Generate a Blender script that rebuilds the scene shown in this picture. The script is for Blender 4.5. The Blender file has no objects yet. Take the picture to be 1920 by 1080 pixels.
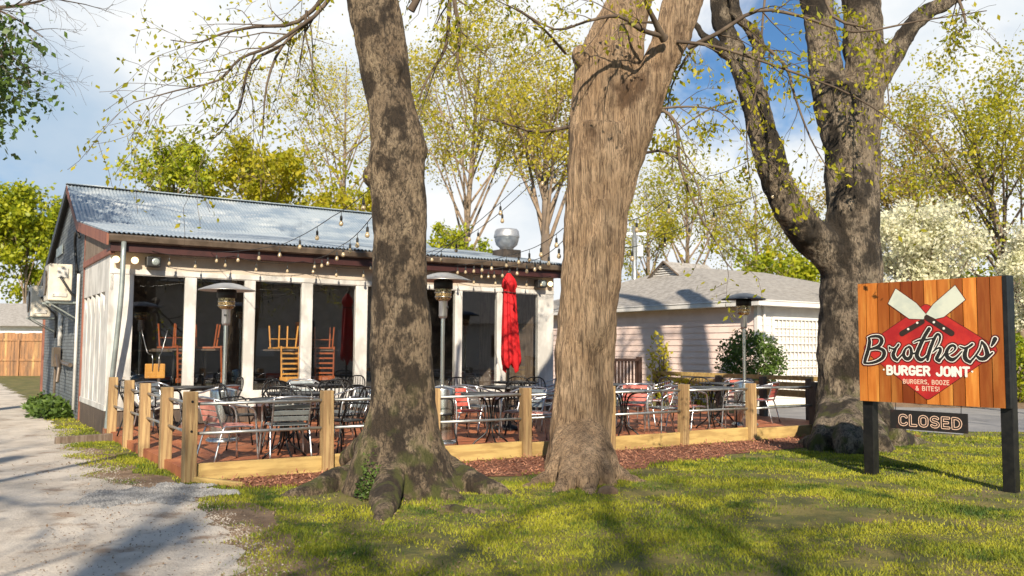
import bpy, math, random
import numpy as np
from mathutils import Vector, Matrix, noise
R = math.radians
rng = np.random.default_rng(7)
random.seed(7)
scene = bpy.context.scene
COL = scene.collection

# ------------------------------------------------------------------ camera
FPX = 1640.0
EYE = Vector((0, 0, 1.5))
_p, _r = R(4.0), R(0.38)
RT = Vector((1, 0, 0)); FW = Vector((0, math.cos(_p), math.sin(_p))); UP = Vector((0, -math.sin(_p), math.cos(_p)))
R2 = RT * math.cos(_r) + UP * math.sin(_r); U2 = UP * math.cos(_r) - RT * math.sin(_r)
cam = bpy.data.cameras.new("camera"); camo = bpy.data.objects.new("camera", cam); COL.objects.link(camo)
camo.matrix_world = Matrix(((R2.x, U2.x, -FW.x, EYE.x), (R2.y, U2.y, -FW.y, EYE.y), (R2.z, U2.z, -FW.z, EYE.z), (0, 0, 0, 1)))
cam.sensor_width = 36; cam.lens = 36 * FPX / 1920; cam.clip_end = 2000; cam.clip_start = 0.05
cam.dof.use_dof = True; cam.dof.focus_distance = 10.5; cam.dof.aperture_fstop = 2.2
scene.camera = camo

# ------------------------------------------------------------------ world, sun, exposure
SUN_AZ = Vector((0.05, -1.0)).normalized(); SUN_EL = R(29)
world = bpy.data.worlds.new("World"); scene.world = world; world.use_nodes = True
wn = world.node_tree; wn.nodes.clear()
def N(nt, t, **kw):
    n = nt.nodes.new(t)
    for k, v in kw.items():
        if k in n.inputs.keys() if isinstance(k, str) else False:
            n.inputs[k].default_value = v
        else:
            setattr(n, k, v)
    return n
sky = wn.nodes.new('ShaderNodeTexSky'); sky.sky_type = 'NISHITA'; sky.sun_disc = False
sky.sun_elevation = SUN_EL; sky.sun_rotation = math.atan2(SUN_AZ.x, SUN_AZ.y)
bg = wn.nodes.new('ShaderNodeBackground'); bg.inputs['Strength'].default_value = 0.1
wo = wn.nodes.new('ShaderNodeOutputWorld'); wn.links.new(bg.outputs[0], wo.inputs[0])
tc = wn.nodes.new('ShaderNodeTexCoord')
def pixdir(px, py):
    return (FW + R2 * (px - 960) / FPX - U2 * (py - 540) / FPX).normalized()
def wmath(op, a, b=None, clamp=False):
    m = wn.nodes.new('ShaderNodeMath'); m.operation = op; m.use_clamp = clamp
    for i, x in enumerate((a, b)):
        if x is None: continue
        if isinstance(x, (int, float)): m.inputs[i].default_value = x
        else: wn.links.new(x, m.inputs[i])
    return m.outputs[0]
def wnoise(scale, detail, zs=1.0, dist=0.0):
    mp = wn.nodes.new('ShaderNodeMapping'); mp.inputs['Scale'].default_value = (1, 1, zs)
    wn.links.new(tc.outputs['Generated'], mp.inputs[0])
    n = wn.nodes.new('ShaderNodeTexNoise'); n.inputs['Scale'].default_value = scale; n.inputs['Detail'].default_value = detail
    n.inputs['Roughness'].default_value = 0.55; n.inputs['Distortion'].default_value = dist
    wn.links.new(mp.outputs[0], n.inputs['Vector']); return n.outputs['Fac']
def blob(px, py, r0, r1):      # 1 within r0 degrees of a direction, 0 beyond r1
    d = wn.nodes.new('ShaderNodeVectorMath'); d.operation = 'DOT_PRODUCT'
    wn.links.new(tc.outputs['Generated'], d.inputs[0]); d.inputs[1].default_value = pixdir(px, py)
    m = wn.nodes.new('ShaderNodeMapRange'); m.interpolation_type = 'SMOOTHSTEP'
    m.inputs[1].default_value = math.cos(R(r1)); m.inputs[2].default_value = math.cos(R(r0))
    wn.links.new(d.outputs['Value'], m.inputs[0]); return m.outputs[0]
n1 = wnoise(3.2, 8, 2.2, 0.4); n2 = wnoise(7.0, 6, 1.6)
blue = wmath('MAXIMUM', wmath('MULTIPLY', blob(1410, 110, 0, 10), .9), wmath('MULTIPLY', blob(40, 300, 1, 7), 0.45))
blue = wmath('MAXIMUM', blue, wmath('MULTIPLY', blob(1900, 40, 1, 8), 0.35))
blue = wmath('MAXIMUM', blue, wmath('MULTIPLY', blob(960, -1300, 5, 30), 0.7))
_c = blob(960, 330, 36, 58)      # clouds kept to the view; unseen sky cleared to cut ambient light
_c = wmath('MULTIPLY', wmath('SUBTRACT', 1.0, _c), 1.3)
blue = wmath('MAXIMUM', blue, _c)
bm = wmath('ADD', blue, wmath('MULTIPLY', wmath('SUBTRACT', n1, 0.5), 2.6))
mr = wn.nodes.new('ShaderNodeMapRange'); mr.interpolation_type = 'SMOOTHSTEP'
mr.inputs[1].default_value = 0.42; mr.inputs[2].default_value = 0.95; wn.links.new(bm, mr.inputs[0])
cr = wn.nodes.new('ShaderNodeValToRGB'); wn.links.new(n2, cr.inputs[0])
cr.color_ramp.elements[0].position = 0.32; cr.color_ramp.elements[0].color = (4.6, 5.1, 5.6, 1)
cr.color_ramp.elements[1].position = 0.6; cr.color_ramp.elements[1].color = (6.2, 6.3, 6.3, 1)
grey = wn.nodes.new('ShaderNodeMix'); grey.data_type = 'RGBA'
wn.links.new(wmath('MULTIPLY', blob(70, 290, 1, 8), 0.6), grey.inputs[0])
wn.links.new(cr.outputs[0], grey.inputs[6]); grey.inputs[7].default_value = (1.2, 2.5, 4.0, 1)
tint = wn.nodes.new('ShaderNodeMix'); tint.data_type = 'RGBA'; tint.blend_type = 'MULTIPLY'; tint.inputs[0].default_value = 1
wn.links.new(sky.outputs[0], tint.inputs[6]); tint.inputs[7].default_value = (0.36, 0.56, 0.74, 1)
mx = wn.nodes.new('ShaderNodeMix'); mx.data_type = 'RGBA'
wn.links.new(mr.outputs[0], mx.inputs[0]); wn.links.new(grey.outputs[2], mx.inputs[6]); wn.links.new(tint.outputs[2], mx.inputs[7])
wn.links.new(mx.outputs[2], bg.inputs['Color'])

sun = bpy.data.lights.new("sun", 'SUN'); sun.energy = 5.0; sun.angle = R(0.55); sun.color = (1.0, 0.88, 0.70)
suno = bpy.data.objects.new("sun", sun); COL.objects.link(suno)
sd = Vector((SUN_AZ.x * math.cos(SUN_EL), SUN_AZ.y * math.cos(SUN_EL), math.sin(SUN_EL)))
suno.rotation_euler = sd.to_track_quat('Z', 'Y').to_euler(); suno.location = sd * 60
scene.view_settings.view_transform = 'Standard'; scene.view_settings.look = 'None'
scene.view_settings.exposure = 0.7; scene.view_settings.gamma = 1.0
scene.render.engine = 'CYCLES'
scene.cycles.max_bounces = 6; scene.cycles.transparent_max_bounces = 12; scene.cycles.use_denoising = True

# ------------------------------------------------------------------ places
def Dp(px, py, dep):
    d = FW + R2 * (px - 960) / FPX - U2 * (py - 540) / FPX
    return EYE + d * (dep / d.y)
def Gp(px, py, z=0.0):
    d = FW + R2 * (px - 960) / FPX - U2 * (py - 540) / FPX
    return EYE + d * ((z - 1.5) / d.z)
P0 = Vector((-3.6, 9.9, 0)); ROT = R(33)
U = Vector((math.cos(ROT), math.sin(ROT), 0)); V = Vector((-math.sin(ROT), math.cos(ROT), 0))
def W(s, t, z=0.0): return P0 + U * s + V * t + Vector((0, 0, z))
def ST(p): d = Vector(p) - P0; return d.dot(U), d.dot(V)

# ------------------------------------------------------------------ mesh builder
def nrm(v): return v / (np.linalg.norm(v) + 1e-12)
class MB:
    def __init__(s): s.v = []; s.n = 0; s.f = []; s.at = []
    def add(s, v, f, att=None):
        v = np.asarray(v, float).reshape(-1, 3); f = np.asarray(f, int)
        s.v.append(v); s.f.append(f + s.n); s.n += len(v)
        s.at.append(np.zeros(len(v)) if att is None else np.broadcast_to(att, (len(v),)))
        return s
    def box(s, c, d, rz=0.0, rx=0.0, ry=0.0):
        c = np.array(c, float); h = np.array(d, float) / 2
        v = np.array([[x, y, z] for z in (-1, 1) for y in (-1, 1) for x in (-1, 1)], float) * h
        if rz or rx or ry:
            m = np.array(Matrix.Rotation(rz, 3, 'Z') @ Matrix.Rotation(ry, 3, 'Y') @ Matrix.Rotation(rx, 3, 'X')); v = v @ m.T
        return s.add(v + c, [[0, 2, 3, 1], [4, 5, 7, 6], [0, 1, 5, 4], [2, 6, 7, 3], [0, 4, 6, 2], [1, 3, 7, 5]])
    def bb(s, x0, x1, y0, y1, z0, z1): return s.box(((x0 + x1) / 2, (y0 + y1) / 2, (z0 + z1) / 2), (x1 - x0, y1 - y0, z1 - z0))
    def tube(s, pts, r, n=8, caps=True, spline=0, att=None):
        P = np.array([list(p) for p in pts], float)
        rr = np.broadcast_to(np.array(r, float), (len(P),)).copy()
        if spline and len(P) > 2:
            Q = []; q = []
            E_ = np.vstack([2 * P[0] - P[1], P, 2 * P[-1] - P[-2]])
            for i in range(len(P) - 1):
                for k in range(spline):
                    t = k / spline; a, b, c, d = E_[i], E_[i + 1], E_[i + 2], E_[i + 3]
                    Q.append(0.5 * (2 * b + (c - a) * t + (2 * a - 5 * b + 4 * c - d) * t * t + (3 * b - a - 3 * c + d) * t ** 3)); q.append(rr[i] * (1 - t) + rr[i + 1] * t)
            Q.append(P[-1]); q.append(rr[-1]); P = np.array(Q); rr = np.array(q)
        m = len(P); T = np.gradient(P, axis=0); T /= (np.linalg.norm(T, axis=1)[:, None] + 1e-12)
        ref = np.array([0, 0, 1.0]) if abs(T[0][2]) < .9 else np.array([1.0, 0, 0])
        a = nrm(np.cross(T[0], ref)); out = []
        ang = np.arange(n) * 2 * math.pi / n; ca, sa = np.cos(ang)[:, None], np.sin(ang)[:, None]
        for i in range(m):
            a = a - T[i] * a.dot(T[i]); a = nrm(a); b = np.cross(T[i], a)
            out.append(P[i] + rr[i] * (ca * a + sa * b))
        v = np.vstack(out)
        i = np.arange(m - 1)[:, None] * n; j = np.arange(n)[None, :]; k = (j + 1) % n
        f = np.stack([i + j, i + k, i + n + k, i + n + j], -1).reshape(-1, 4)
        s.add(v, f, att)
        if caps and n > 2:
            s.f.append(np.array([[s.n - m * n + q for q in range(n - 1, -1, -1)]])); s.f.append(np.array([[s.n - n + q for q in range(n)]]))
        return s
    def lathe(s, prof, n=24, c=(0, 0, 0)):
        P = np.array(prof, float); m = len(P); ang = np.arange(n) * 2 * math.pi / n
        v = np.stack([P[:, 0][:, None] * np.cos(ang) + c[0], P[:, 0][:, None] * np.sin(ang) + c[1], np.repeat(P[:, 1][:, None], n, 1) + c[2]], -1)
        i = np.arange(m - 1)[:, None] * n; j = np.arange(n)[None, :]; k = (j + 1) % n
        return s.add(v.reshape(-1, 3), np.stack([i + j, i + k, i + n + k, i + n + j], -1).reshape(-1, 4))
    def prism(s, poly, axis, a0, a1):
        """extrude a 2D polygon along an axis: 'z' poly=(x,y), 'x' poly=(y,z), 'y' poly=(x,z)"""
        P = np.array(poly, float); m = len(P); o = []
        for a in (a0, a1):
            A = np.full(m, a)
            o.append(np.stack({'z': (P[:, 0], P[:, 1], A), 'x': (A, P[:, 0], P[:, 1]), 'y': (P[:, 0], A, P[:, 1])}[axis], -1))
        s.add(np.vstack(o), [[i, (i + 1) % m, m + (i + 1) % m, m + i] for i in range(m)])
        b = s.n - 2 * m
        s.f.append(np.array([[b + i for i in range(m - 1, -1, -1)]])); s.f.append(np.array([[b + m + i for i in range(m)]]))
        return s
    def kites(s, P, D, Nn, L, Wd, att=None):
        """leaf-like quads: P base, D direction, Nn side vector"""
        m = len(P); L = np.broadcast_to(L, (m,))[:, None]; Wd = np.broadcast_to(Wd, (m,))[:, None]
        mid = P + D * L * .45
        v = np.stack([P, mid + Nn * Wd * .5, P + D * L, mid - Nn * Wd * .5], 1).reshape(-1, 3)
        f = np.arange(m * 4).reshape(-1, 4)
        return s.add(v, f, None if att is None else np.repeat(att, 4))
    def build(s, name, mat, parent=None, smooth=False, bevel=0, attr=False, loc=None):
        me = bpy.data.meshes.new(name); V_ = np.vstack(s.v)
        me.vertices.add(len(V_)); me.vertices.foreach_set('co', V_.ravel())
        loops = np.concatenate([f.ravel() for f in s.f]); tot = np.concatenate([np.full(len(f), f.shape[1]) for f in s.f])
        st = np.concatenate([[0], np.cumsum(tot)[:-1]])
        me.loops.add(len(loops)); me.loops.foreach_set('vertex_index', loops)
        me.polygons.add(len(tot)); me.polygons.foreach_set('loop_start', st); me.polygons.foreach_set('loop_total', tot)
        me.polygons.foreach_set('use_smooth', np.full(len(tot), bool(smooth)))
        if attr:
            a = me.attributes.new('v', 'FLOAT', 'POINT'); a.data.foreach_set('value', np.concatenate(s.at))
        me.update(calc_edges=True); me.validate()
        if mat is not None: me.materials.append(mat)
        o = bpy.data.objects.new(name, me); COL.objects.link(o)
        if parent is not None: o.parent = parent
        if loc is not None: o.location = loc
        if bevel:
            b = o.modifiers.new('b', 'BEVEL'); b.width = bevel; b.segments = 2; b.limit_method = 'ANGLE'
        return o
def thing(name, label, cat, loc=(0, 0, 0), rz=0.0, group=None):
    o = bpy.data.objects.new(name, None); COL.objects.link(o); o.location = loc; o.rotation_euler = (0, 0, rz)
    o.empty_display_size = .1
    o['label'] = label; o['category'] = cat
    if group: o['group'] = group
    return o
def tag(o, label=None, cat=None, group=None, kind=None):
    if label: o['label'] = label
    if cat: o['category'] = cat
    if group: o['group'] = group
    if kind: o['kind'] = kind
    return o
def dup(o, parent=None):
    c = o.copy(); COL.objects.link(c); c.parent = parent
    for ch in list(o.children): dup(ch, c)
    return c
def local(root, p):   # world point -> root's local coordinates
    return (Matrix.Translation(root.location) @ Matrix.Rotation(root.rotation_euler.z, 4, 'Z')).inverted() @ Vector(p)

# ------------------------------------------------------------------ materials
def pm(name, c1, c2=None, scale=4.0, st=(1, 1, 1), rough=.6, metal=0.0, bump=0.0, bscale=None, bst=None, lo=.4, hi=.6, c3=None, s3=12.0, lo3=.55, hi3=.7, st3=None,
       coord='Object', trans=0.0, attr=None, spec=.5, objrand=0.0, emit=None, alpha=None, rnoise=0.0, detail=6):
    m = bpy.data.materials.new(name); m.use_nodes = True; nt = m.node_tree; L = nt.links
    b = nt.nodes['Principled BSDF']; b.inputs['Roughness'].default_value = rough; b.inputs['Metallic'].default_value = metal
    b.inputs['Specular IOR Level'].default_value = spec
    t = nt.nodes.new('ShaderNodeTexCoord')
    def noise_(scale, st, det=detail):
        mp = nt.nodes.new('ShaderNodeMapping'); mp.inputs['Scale'].default_value = st; L.new(t.outputs[coord], mp.inputs[0])
        n = nt.nodes.new('ShaderNodeTexNoise'); n.inputs['Scale'].default_value = scale; n.inputs['Detail'].default_value = det; n.inputs['Roughness'].default_value = .6
        L.new(mp.outputs[0], n.inputs['Vector']); return n.outputs['Fac']
    def mr_(x, lo, hi):
        q = nt.nodes.new('ShaderNodeMapRange'); q.interpolation_type = 'SMOOTHSTEP'; q.inputs[1].default_value = lo; q.inputs[2].default_value = hi; L.new(x, q.inputs[0]); return q.outputs[0]
    def mix_(f, a, c):
        q = nt.nodes.new('ShaderNodeMix'); q.data_type = 'RGBA'
        if isinstance(f, float): q.inputs[0].default_value = f
        else: L.new(f, q.inputs[0])
        for i, x in ((6, a), (7, c)):
            if isinstance(x, tuple): q.inputs[i].default_value = (*x, 1)
            else: L.new(x, q.inputs[i])
        return q.outputs[2]
    col = tuple(c1)
    if c2 is not None:
        f = mr_(noise_(scale, st), lo, hi)
        if attr:
            a = nt.nodes.new('ShaderNodeAttribute'); a.attribute_name = attr
            f2 = nt.nodes.new('ShaderNodeMath'); f2.operation = 'MULTIPLY_ADD'; L.new(f, f2.inputs[0]); f2.inputs[1].default_value = .45
            f3 = nt.nodes.new('ShaderNodeMath'); f3.operation = 'MULTIPLY'; L.new(a.outputs['Fac'], f3.inputs[0]); f3.inputs[1].default_value = .6
            L.new(f3.outputs[0], f2.inputs[2]); f = f2.outputs[0]
        col = mix_(f, tuple(c1), tuple(c2))
    if c3 is not None: col = mix_(mr_(noise_(s3, st3 or st), lo3, hi3), col, tuple(c3))
    if objrand:
        oi = nt.nodes.new('ShaderNodeObjectInfo'); q = nt.nodes.new('ShaderNodeHueSaturation')
        z = nt.nodes.new('ShaderNodeMapRange'); z.inputs[3].default_value = 1 - objrand; z.inputs[4].default_value = 1 + objrand; L.new(oi.outputs['Random'], z.inputs[0])
        L.new(z.outputs[0], q.inputs['Value'])
        if isinstance(col, tuple): q.inputs['Color'].default_value = (*col, 1)
        else: L.new(col, q.inputs['Color'])
        col = q.outputs[0]
    if isinstance(col, tuple): b.inputs['Base Color'].default_value = (*col, 1)
    else: L.new(col, b.inputs['Base Color'])
    if rnoise:
        z = nt.nodes.new('ShaderNodeMapRange'); z.inputs[3].default_value = rough - rnoise; z.inputs[4].default_value = rough + rnoise
        L.new(noise_(scale * 1.7, st), z.inputs[0]); L.new(z.outputs[0], b.inputs['Roughness'])
    if bump:
        bp = nt.nodes.new('ShaderNodeBump'); bp.inputs['Strength'].default_value = 1; bp.inputs['Distance'].default_value = bump
        L.new(noise_(bscale or scale, bst or st, 8), bp.inputs['Height']); L.new(bp.outputs[0], b.inputs['Normal'])
    if emit: b.inputs['Emission Color'].default_value = (*emit[0], 1); b.inputs['Emission Strength'].default_value = emit[1]
    if trans:
        tr = nt.nodes.new('ShaderNodeBsdfTranslucent'); ms = nt.nodes.new('ShaderNodeMixShader'); ms.inputs[0].default_value = trans
        if isinstance(col, tuple): tr.inputs[0].default_value = (*col, 1)
        else: L.new(col, tr.inputs[0])
        L.new(b.outputs[0], ms.inputs[1]); L.new(tr.outputs[0], ms.inputs[2]); L.new(ms.outputs[0], nt.nodes['Material Output'].inputs[0])
    return m
M = {}
M['white'] = pm('weathered_white_paint', (.60, .58, .55), (.43, .415, .39), 3, (1, 1, .5), .6, bump=.002, bscale=30, c3=(.38, .32, .26), s3=7, lo3=.62, hi3=.8)
M['beige'] = pm('beige_painted_header', (.50, .42, .34), (.42, .35, .28), 2, (1, 1, 1), .65, bump=.001, bscale=40)
M['oxblood'] = pm('dark_red_fascia', (.05, .014, .012), (.035, .01, .009), 3, rough=.5)
M['rust'] = pm('rust_brown_trim', (.24, .09, .055), (.17, .06, .04), 3, (3, 3, .6), .65, bump=.002, bscale=20)
M['oldwood'] = pm('weathered_brown_siding', (.21, .16, .12), (.13, .09, .065), 6, (3, 3, .4), .8, bump=.004, bscale=14)
M['darkwood'] = pm('dark_base_boards', (.12, .085, .06), (.07, .05, .04), 6, (4, 4, .4), .8, bump=.004, bscale=14)
M['gutter'] = pm('brown_metal_gutter', (.16, .12, .09), (.10, .075, .055), 3, rough=.4, metal=.3)
M['pipe'] = pm('galvanised_downpipe', (.36, .40, .38), (.28, .31, .30), 4, rough=.4, metal=.5)
M['roof'] = pm('galvanised_corrugated_roof', (.22, .28, .35), (.38, .43, .47), .9, (1, 2.2, 1), .42, metal=.25, c3=(.58, .60, .60), s3=1.6, lo3=.52, hi3=.75, rnoise=.08)
M['black'] = pm('black_metal', (.022, .022, .024), (.035, .034, .033), 8, rough=.38, metal=.6)
M['blackpl'] = pm('black_plastic', (.018, .018, .018), rough=.5)
M['alu'] = pm('brushed_aluminium', (.62, .62, .63), (.48, .48, .5), 20, (1, 1, .2), .3, metal=.9)
M['steel'] = pm('stainless_steel', (.66, .65, .62), (.5, .49, .47), 5, (6, 6, .3), .25, metal=.95)
M['brass'] = pm('glinting_emitter_mesh', (.75, .55, .28), (.10, .07, .04), 60, rough=.35, metal=.8, lo=.48, hi=.52)
M['dome'] = pm('heater_dome_metal', (.55, .52, .49), (.4, .38, .36), 3, rough=.35, metal=.7)
M['redslat'] = pm('faded_red_slats', (.42, .07, .05), (.5, .13, .1), 9, rough=.45)
M['pinkslat'] = pm('pale_red_slats', (.62, .27, .22), (.55, .18, .14), 9, rough=.4)
M['greyslat'] = pm('grey_slats', (.34, .37, .37), (.26, .29, .3), 9, rough=.35, metal=.6)
M['tabletop'] = pm('dark_grey_tabletop', (.045, .05, .055), (.075, .08, .085), 14, rough=.5, c3=(.10, .10, .10), s3=5, lo3=.6, hi3=.8)
M['post'] = pm('yellow_pine_post', (.40, .27, .125), (.27, .165, .075), 5, (5, 5, .35), .75, bump=.004, bscale=16, c3=(.13, .075, .035), s3=7, lo3=.58, hi3=.70, objrand=.2)
M['beam'] = pm('treated_pine_beam', (.50, .35, .13), (.36, .235, .085), 3, (.6, 4, 4), .75, bump=.003, bscale=12, c3=(.25, .14, .05), s3=3, lo3=.68, hi3=.74)
M['greypost'] = pm('grey_weathered_post', (.12, .10, .075), (.08, .065, .05), 5, (5, 5, .4), .85, bump=.004, bscale=16)
M['rail'] = pm('galvanised_rail', (.50, .51, .50), (.36, .37, .36), 9, rough=.38, metal=.75)
M['deck'] = pm('terracotta_deck', (.44, .15, .06), (.31, .095, .04), 2.0, (1, 1, 1), .7, bump=.003, bscale=30, c3=(.50, .24, .13), s3=1.3, lo3=.55, hi3=.8)
M['canvas'] = pm('red_canvas', (.62, .008, .012), (.5, .006, .01), 5, rough=.75, bump=.006, bscale=9, bst=(2, 2, .5), trans=.15)
M['glassbulb'] = pm('warm_bulb_glass', (.55, .44, .28), rough=.12, spec=.8, trans=.3)
M['litbulb'] = pm('lit_warm_bulb', (.9, .7, .4), rough=.3, emit=((1, .72, .36), 1.6))
M['asphalt'] = pm('pale_worn_asphalt', (.62, .55, .47), (.48, .42, .355), 1.3, (1, 1, 1), .9, bump=.02, bscale=34, c3=(.30, .22, .16), s3=2.2, lo3=.54, hi3=.70, detail=12)
M['road'] = pm('grey_road', (.22, .215, .22), (.28, .27, .27), 1.2, (1, 1, 1), .9, bump=.006, bscale=40, c3=(.13, .125, .125), s3=2, lo3=.6, hi3=.75)
M['lawn'] = pm('soil_and_short_turf', (.085, .09, .02), (.18, .15, .04), 2.2, rough=.95, bump=.03, bscale=18, c3=(.20, .13, .07), s3=.8, lo3=.56, hi3=.68)
M['dirt'] = pm('bare_brown_soil', (.25, .165, .10), (.16, .10, .06), 3, rough=.95, bump=.02, bscale=25, c3=(.36, .29, .22), s3=11, lo3=.62, hi3=.72)
M['mulch'] = pm('red_brown_mulch', (.27, .10, .055), (.15, .055, .03), 9, rough=.95, bump=.03, bscale=30)
M['chip'] = pm('mulch_chips', (.22, .075, .04), (.46, .22, .13), 1.5, rough=.9, attr='v')
M['gravel'] = pm('pale_gravel', (.13, .13, .135), (.34, .33, .32), 5, rough=.9, attr='v')
M['grass'] = pm('spring_grass', (.06, .125, .008), (.50, .47, .035), 1.0, c3=(.05, .10, .012), s3=1.5, lo3=.53, hi3=.66, rough=.7, attr='v', trans=.35, coord='Object', lo=.42, hi=.60)  # colour mix carries shaded and sunlit turf tones along with greener patches
M['leafY'] = pm('young_yellow_green_leaves', (.26, .30, .012), (.60, .50, .03), 1.2, rough=.5, attr='v', trans=.55)
M['leafG'] = pm('fresh_green_leaves', (.15, .23, .012), (.56, .55, .028), .8, rough=.5, attr='v', trans=.5)
M['leafO'] = pm('golden_spring_leaves', (.33, .29, .02), (.64, .54, .05), .6, rough=.55, attr='v', trans=.5)
M['leafB'] = pm('brownish_bud_leaves', (.26, .16, .04), (.44, .34, .06), .6, rough=.6, attr='v', trans=.4)
M['leafD'] = pm('dark_evergreen_leaves', (.03, .065, .012), (.13, .20, .03), 2, rough=.5, attr='v', trans=.3)
M['petal'] = pm('white_dogwood_bracts', (.88, .84, .70), (.70, .70, .45), 2, rough=.6, attr='v', trans=.5)
M['twig'] = pm('brown_twigs', (.075, .052, .036), (.13, .095, .065), 3, rough=.9)
M['twigpale'] = pm('pale_brown_twigs', (.28, .20, .135), (.18, .13, .09), 3, rough=.9)
def bark(name, a, b_, dark, ridge, vs, sc, blot=2.2, lo3=.56, hi3=.66, dist=.03, moss=None, cre=.7):
    m = pm(name, a, b_, sc, (1, 1, .6), .9, c3=dark, s3=blot, lo3=lo3, hi3=hi3, st3=(1, 1, .8), lo=.3, hi=.7, detail=10)
    nt = m.node_tree; L = nt.links; b = nt.nodes['Principled BSDF']; t = nt.nodes.new('ShaderNodeTexCoord')
    mp = nt.nodes.new('ShaderNodeMapping'); mp.inputs['Scale'].default_value = (1, 1, vs); L.new(t.outputs['Object'], mp.inputs[0])
    no = nt.nodes.new('ShaderNodeTexNoise'); no.inputs['Scale'].default_value = ridge; no.inputs['Detail'].default_value = 12; no.inputs['Roughness'].default_value = .75; no.inputs['Distortion'].default_value = .6
    L.new(mp.outputs[0], no.inputs['Vector'])
    n5 = nt.nodes.new('ShaderNodeTexNoise'); n5.inputs['Scale'].default_value = ridge * .3; n5.inputs['Detail'].default_value = 6; L.new(mp.outputs[0], n5.inputs['Vector'])
    ad = nt.nodes.new('ShaderNodeMath'); ad.operation = 'MULTIPLY_ADD'; L.new(n5.outputs['Fac'], ad.inputs[0]); ad.inputs[1].default_value = .3; L.new(no.outputs['Fac'], ad.inputs[2])
    bp = nt.nodes.new('ShaderNodeBump'); bp.inputs['Distance'].default_value = dist; L.new(ad.outputs[0], bp.inputs['Height']); L.new(bp.outputs[0], b.inputs['Normal'])
    # low parts of the bump noise are coloured darker
    src = b.inputs['Base Color'].links[0].from_socket; mq = nt.nodes.new('ShaderNodeMix'); mq.data_type = 'RGBA'
    q2 = nt.nodes.new('ShaderNodeMapRange'); q2.inputs[1].default_value = .57; q2.inputs[2].default_value = .70; q2.inputs[3].default_value = cre; q2.inputs[4].default_value = 0; L.new(ad.outputs[0], q2.inputs[0])
    L.new(q2.outputs[0], mq.inputs[0]); L.new(src, mq.inputs[6]); mq.inputs[7].default_value = (*[x * .45 for x in dark], 1)
    outc = mq.outputs[2]
    if moss:
        sp = nt.nodes.new('ShaderNodeSeparateXYZ'); L.new(t.outputs['Object'], sp.inputs[0])
        q3 = nt.nodes.new('ShaderNodeMapRange'); q3.inputs[1].default_value = moss; q3.inputs[2].default_value = .0; L.new(sp.outputs[2], q3.inputs[0])
        n3 = nt.nodes.new('ShaderNodeTexNoise'); n3.inputs['Scale'].default_value = 5; n3.inputs['Detail'].default_value = 6; L.new(t.outputs['Object'], n3.inputs['Vector'])
        q4 = nt.nodes.new('ShaderNodeMapRange'); q4.inputs[1].default_value = .5; q4.inputs[2].default_value = .62; L.new(n3.outputs['Fac'], q4.inputs[0])
        mm = nt.nodes.new('ShaderNodeMath'); mm.operation = 'MULTIPLY'; L.new(q3.outputs[0], mm.inputs[0]); L.new(q4.outputs[0], mm.inputs[1])
        mo = nt.nodes.new('ShaderNodeMix'); mo.data_type = 'RGBA'; L.new(mm.outputs[0], mo.inputs[0]); L.new(outc, mo.inputs[6]); mo.inputs[7].default_value = (.12, .13, .025, 1); outc = mo.outputs[2]
    L.new(outc, b.inputs['Base Color'])
    return m
M['bark1'] = bark('mottled_grey_brown_bark', (.30, .21, .13), (.50, .375, .245), (.075, .05, .03), 34, .45, 3, 3.4, .47, .57, .16, moss=1.3, cre=.85)
M['bark2'] = bark('ridged_tan_bark', (.56, .36, .205), (.78, .55, .35), (.20, .115, .06), 58, .07, 3, 1.5, .55, .68, .16, cre=.8)
M['bark3'] = bark('grey_bark_with_dark_patches', (.31, .235, .165), (.50, .40, .29), (.055, .04, .027), 30, .4, 3, 2.0, .46, .58, .18, moss=1.4, cre=.85)
M['barkbg'] = pm('distant_bark', (.24, .18, .125), (.14, .105, .08), 3, (1, 1, .3), .9, bump=.02, bscale=9)

# glass: dark reflective pane you can look through
def glass():
    m = bpy.data.materials.new('window_glass'); m.use_nodes = True; nt = m.node_tree; nt.nodes.clear(); L = nt.links
    o = nt.nodes.new('ShaderNodeOutputMaterial'); t = nt.nodes.new('ShaderNodeBsdfTransparent'); t.inputs[0].default_value = (.98, .985, .98, 1)
    g = nt.nodes.new('ShaderNodeBsdfGlossy'); g.inputs['Roughness'].default_value = .01; g.inputs[0].default_value = (.9, .92, .95, 1)
    lw_ = nt.nodes.new('ShaderNodeLayerWeight'); lw_.inputs[0].default_value = .5; pw = nt.nodes.new('ShaderNodeMath'); pw.operation = 'POWER'; pw.inputs[1].default_value = 5; L.new(lw_.outputs['Facing'], pw.inputs[0])
    f = nt.nodes.new('ShaderNodeMath'); f.operation = 'MULTIPLY_ADD'; f.inputs[1].default_value = .85; f.inputs[2].default_value = .085; L.new(pw.outputs[0], f.inputs[0]); ms = nt.nodes.new('ShaderNodeMixShader')
    L.new(f.outputs[0], ms.inputs[0]); L.new(t.outputs[0], ms.inputs[1]); L.new(g.outputs[0], ms.inputs[2]); L.new(ms.outputs[0], o.inputs[0]); return m
M['glass'] = glass()

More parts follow.
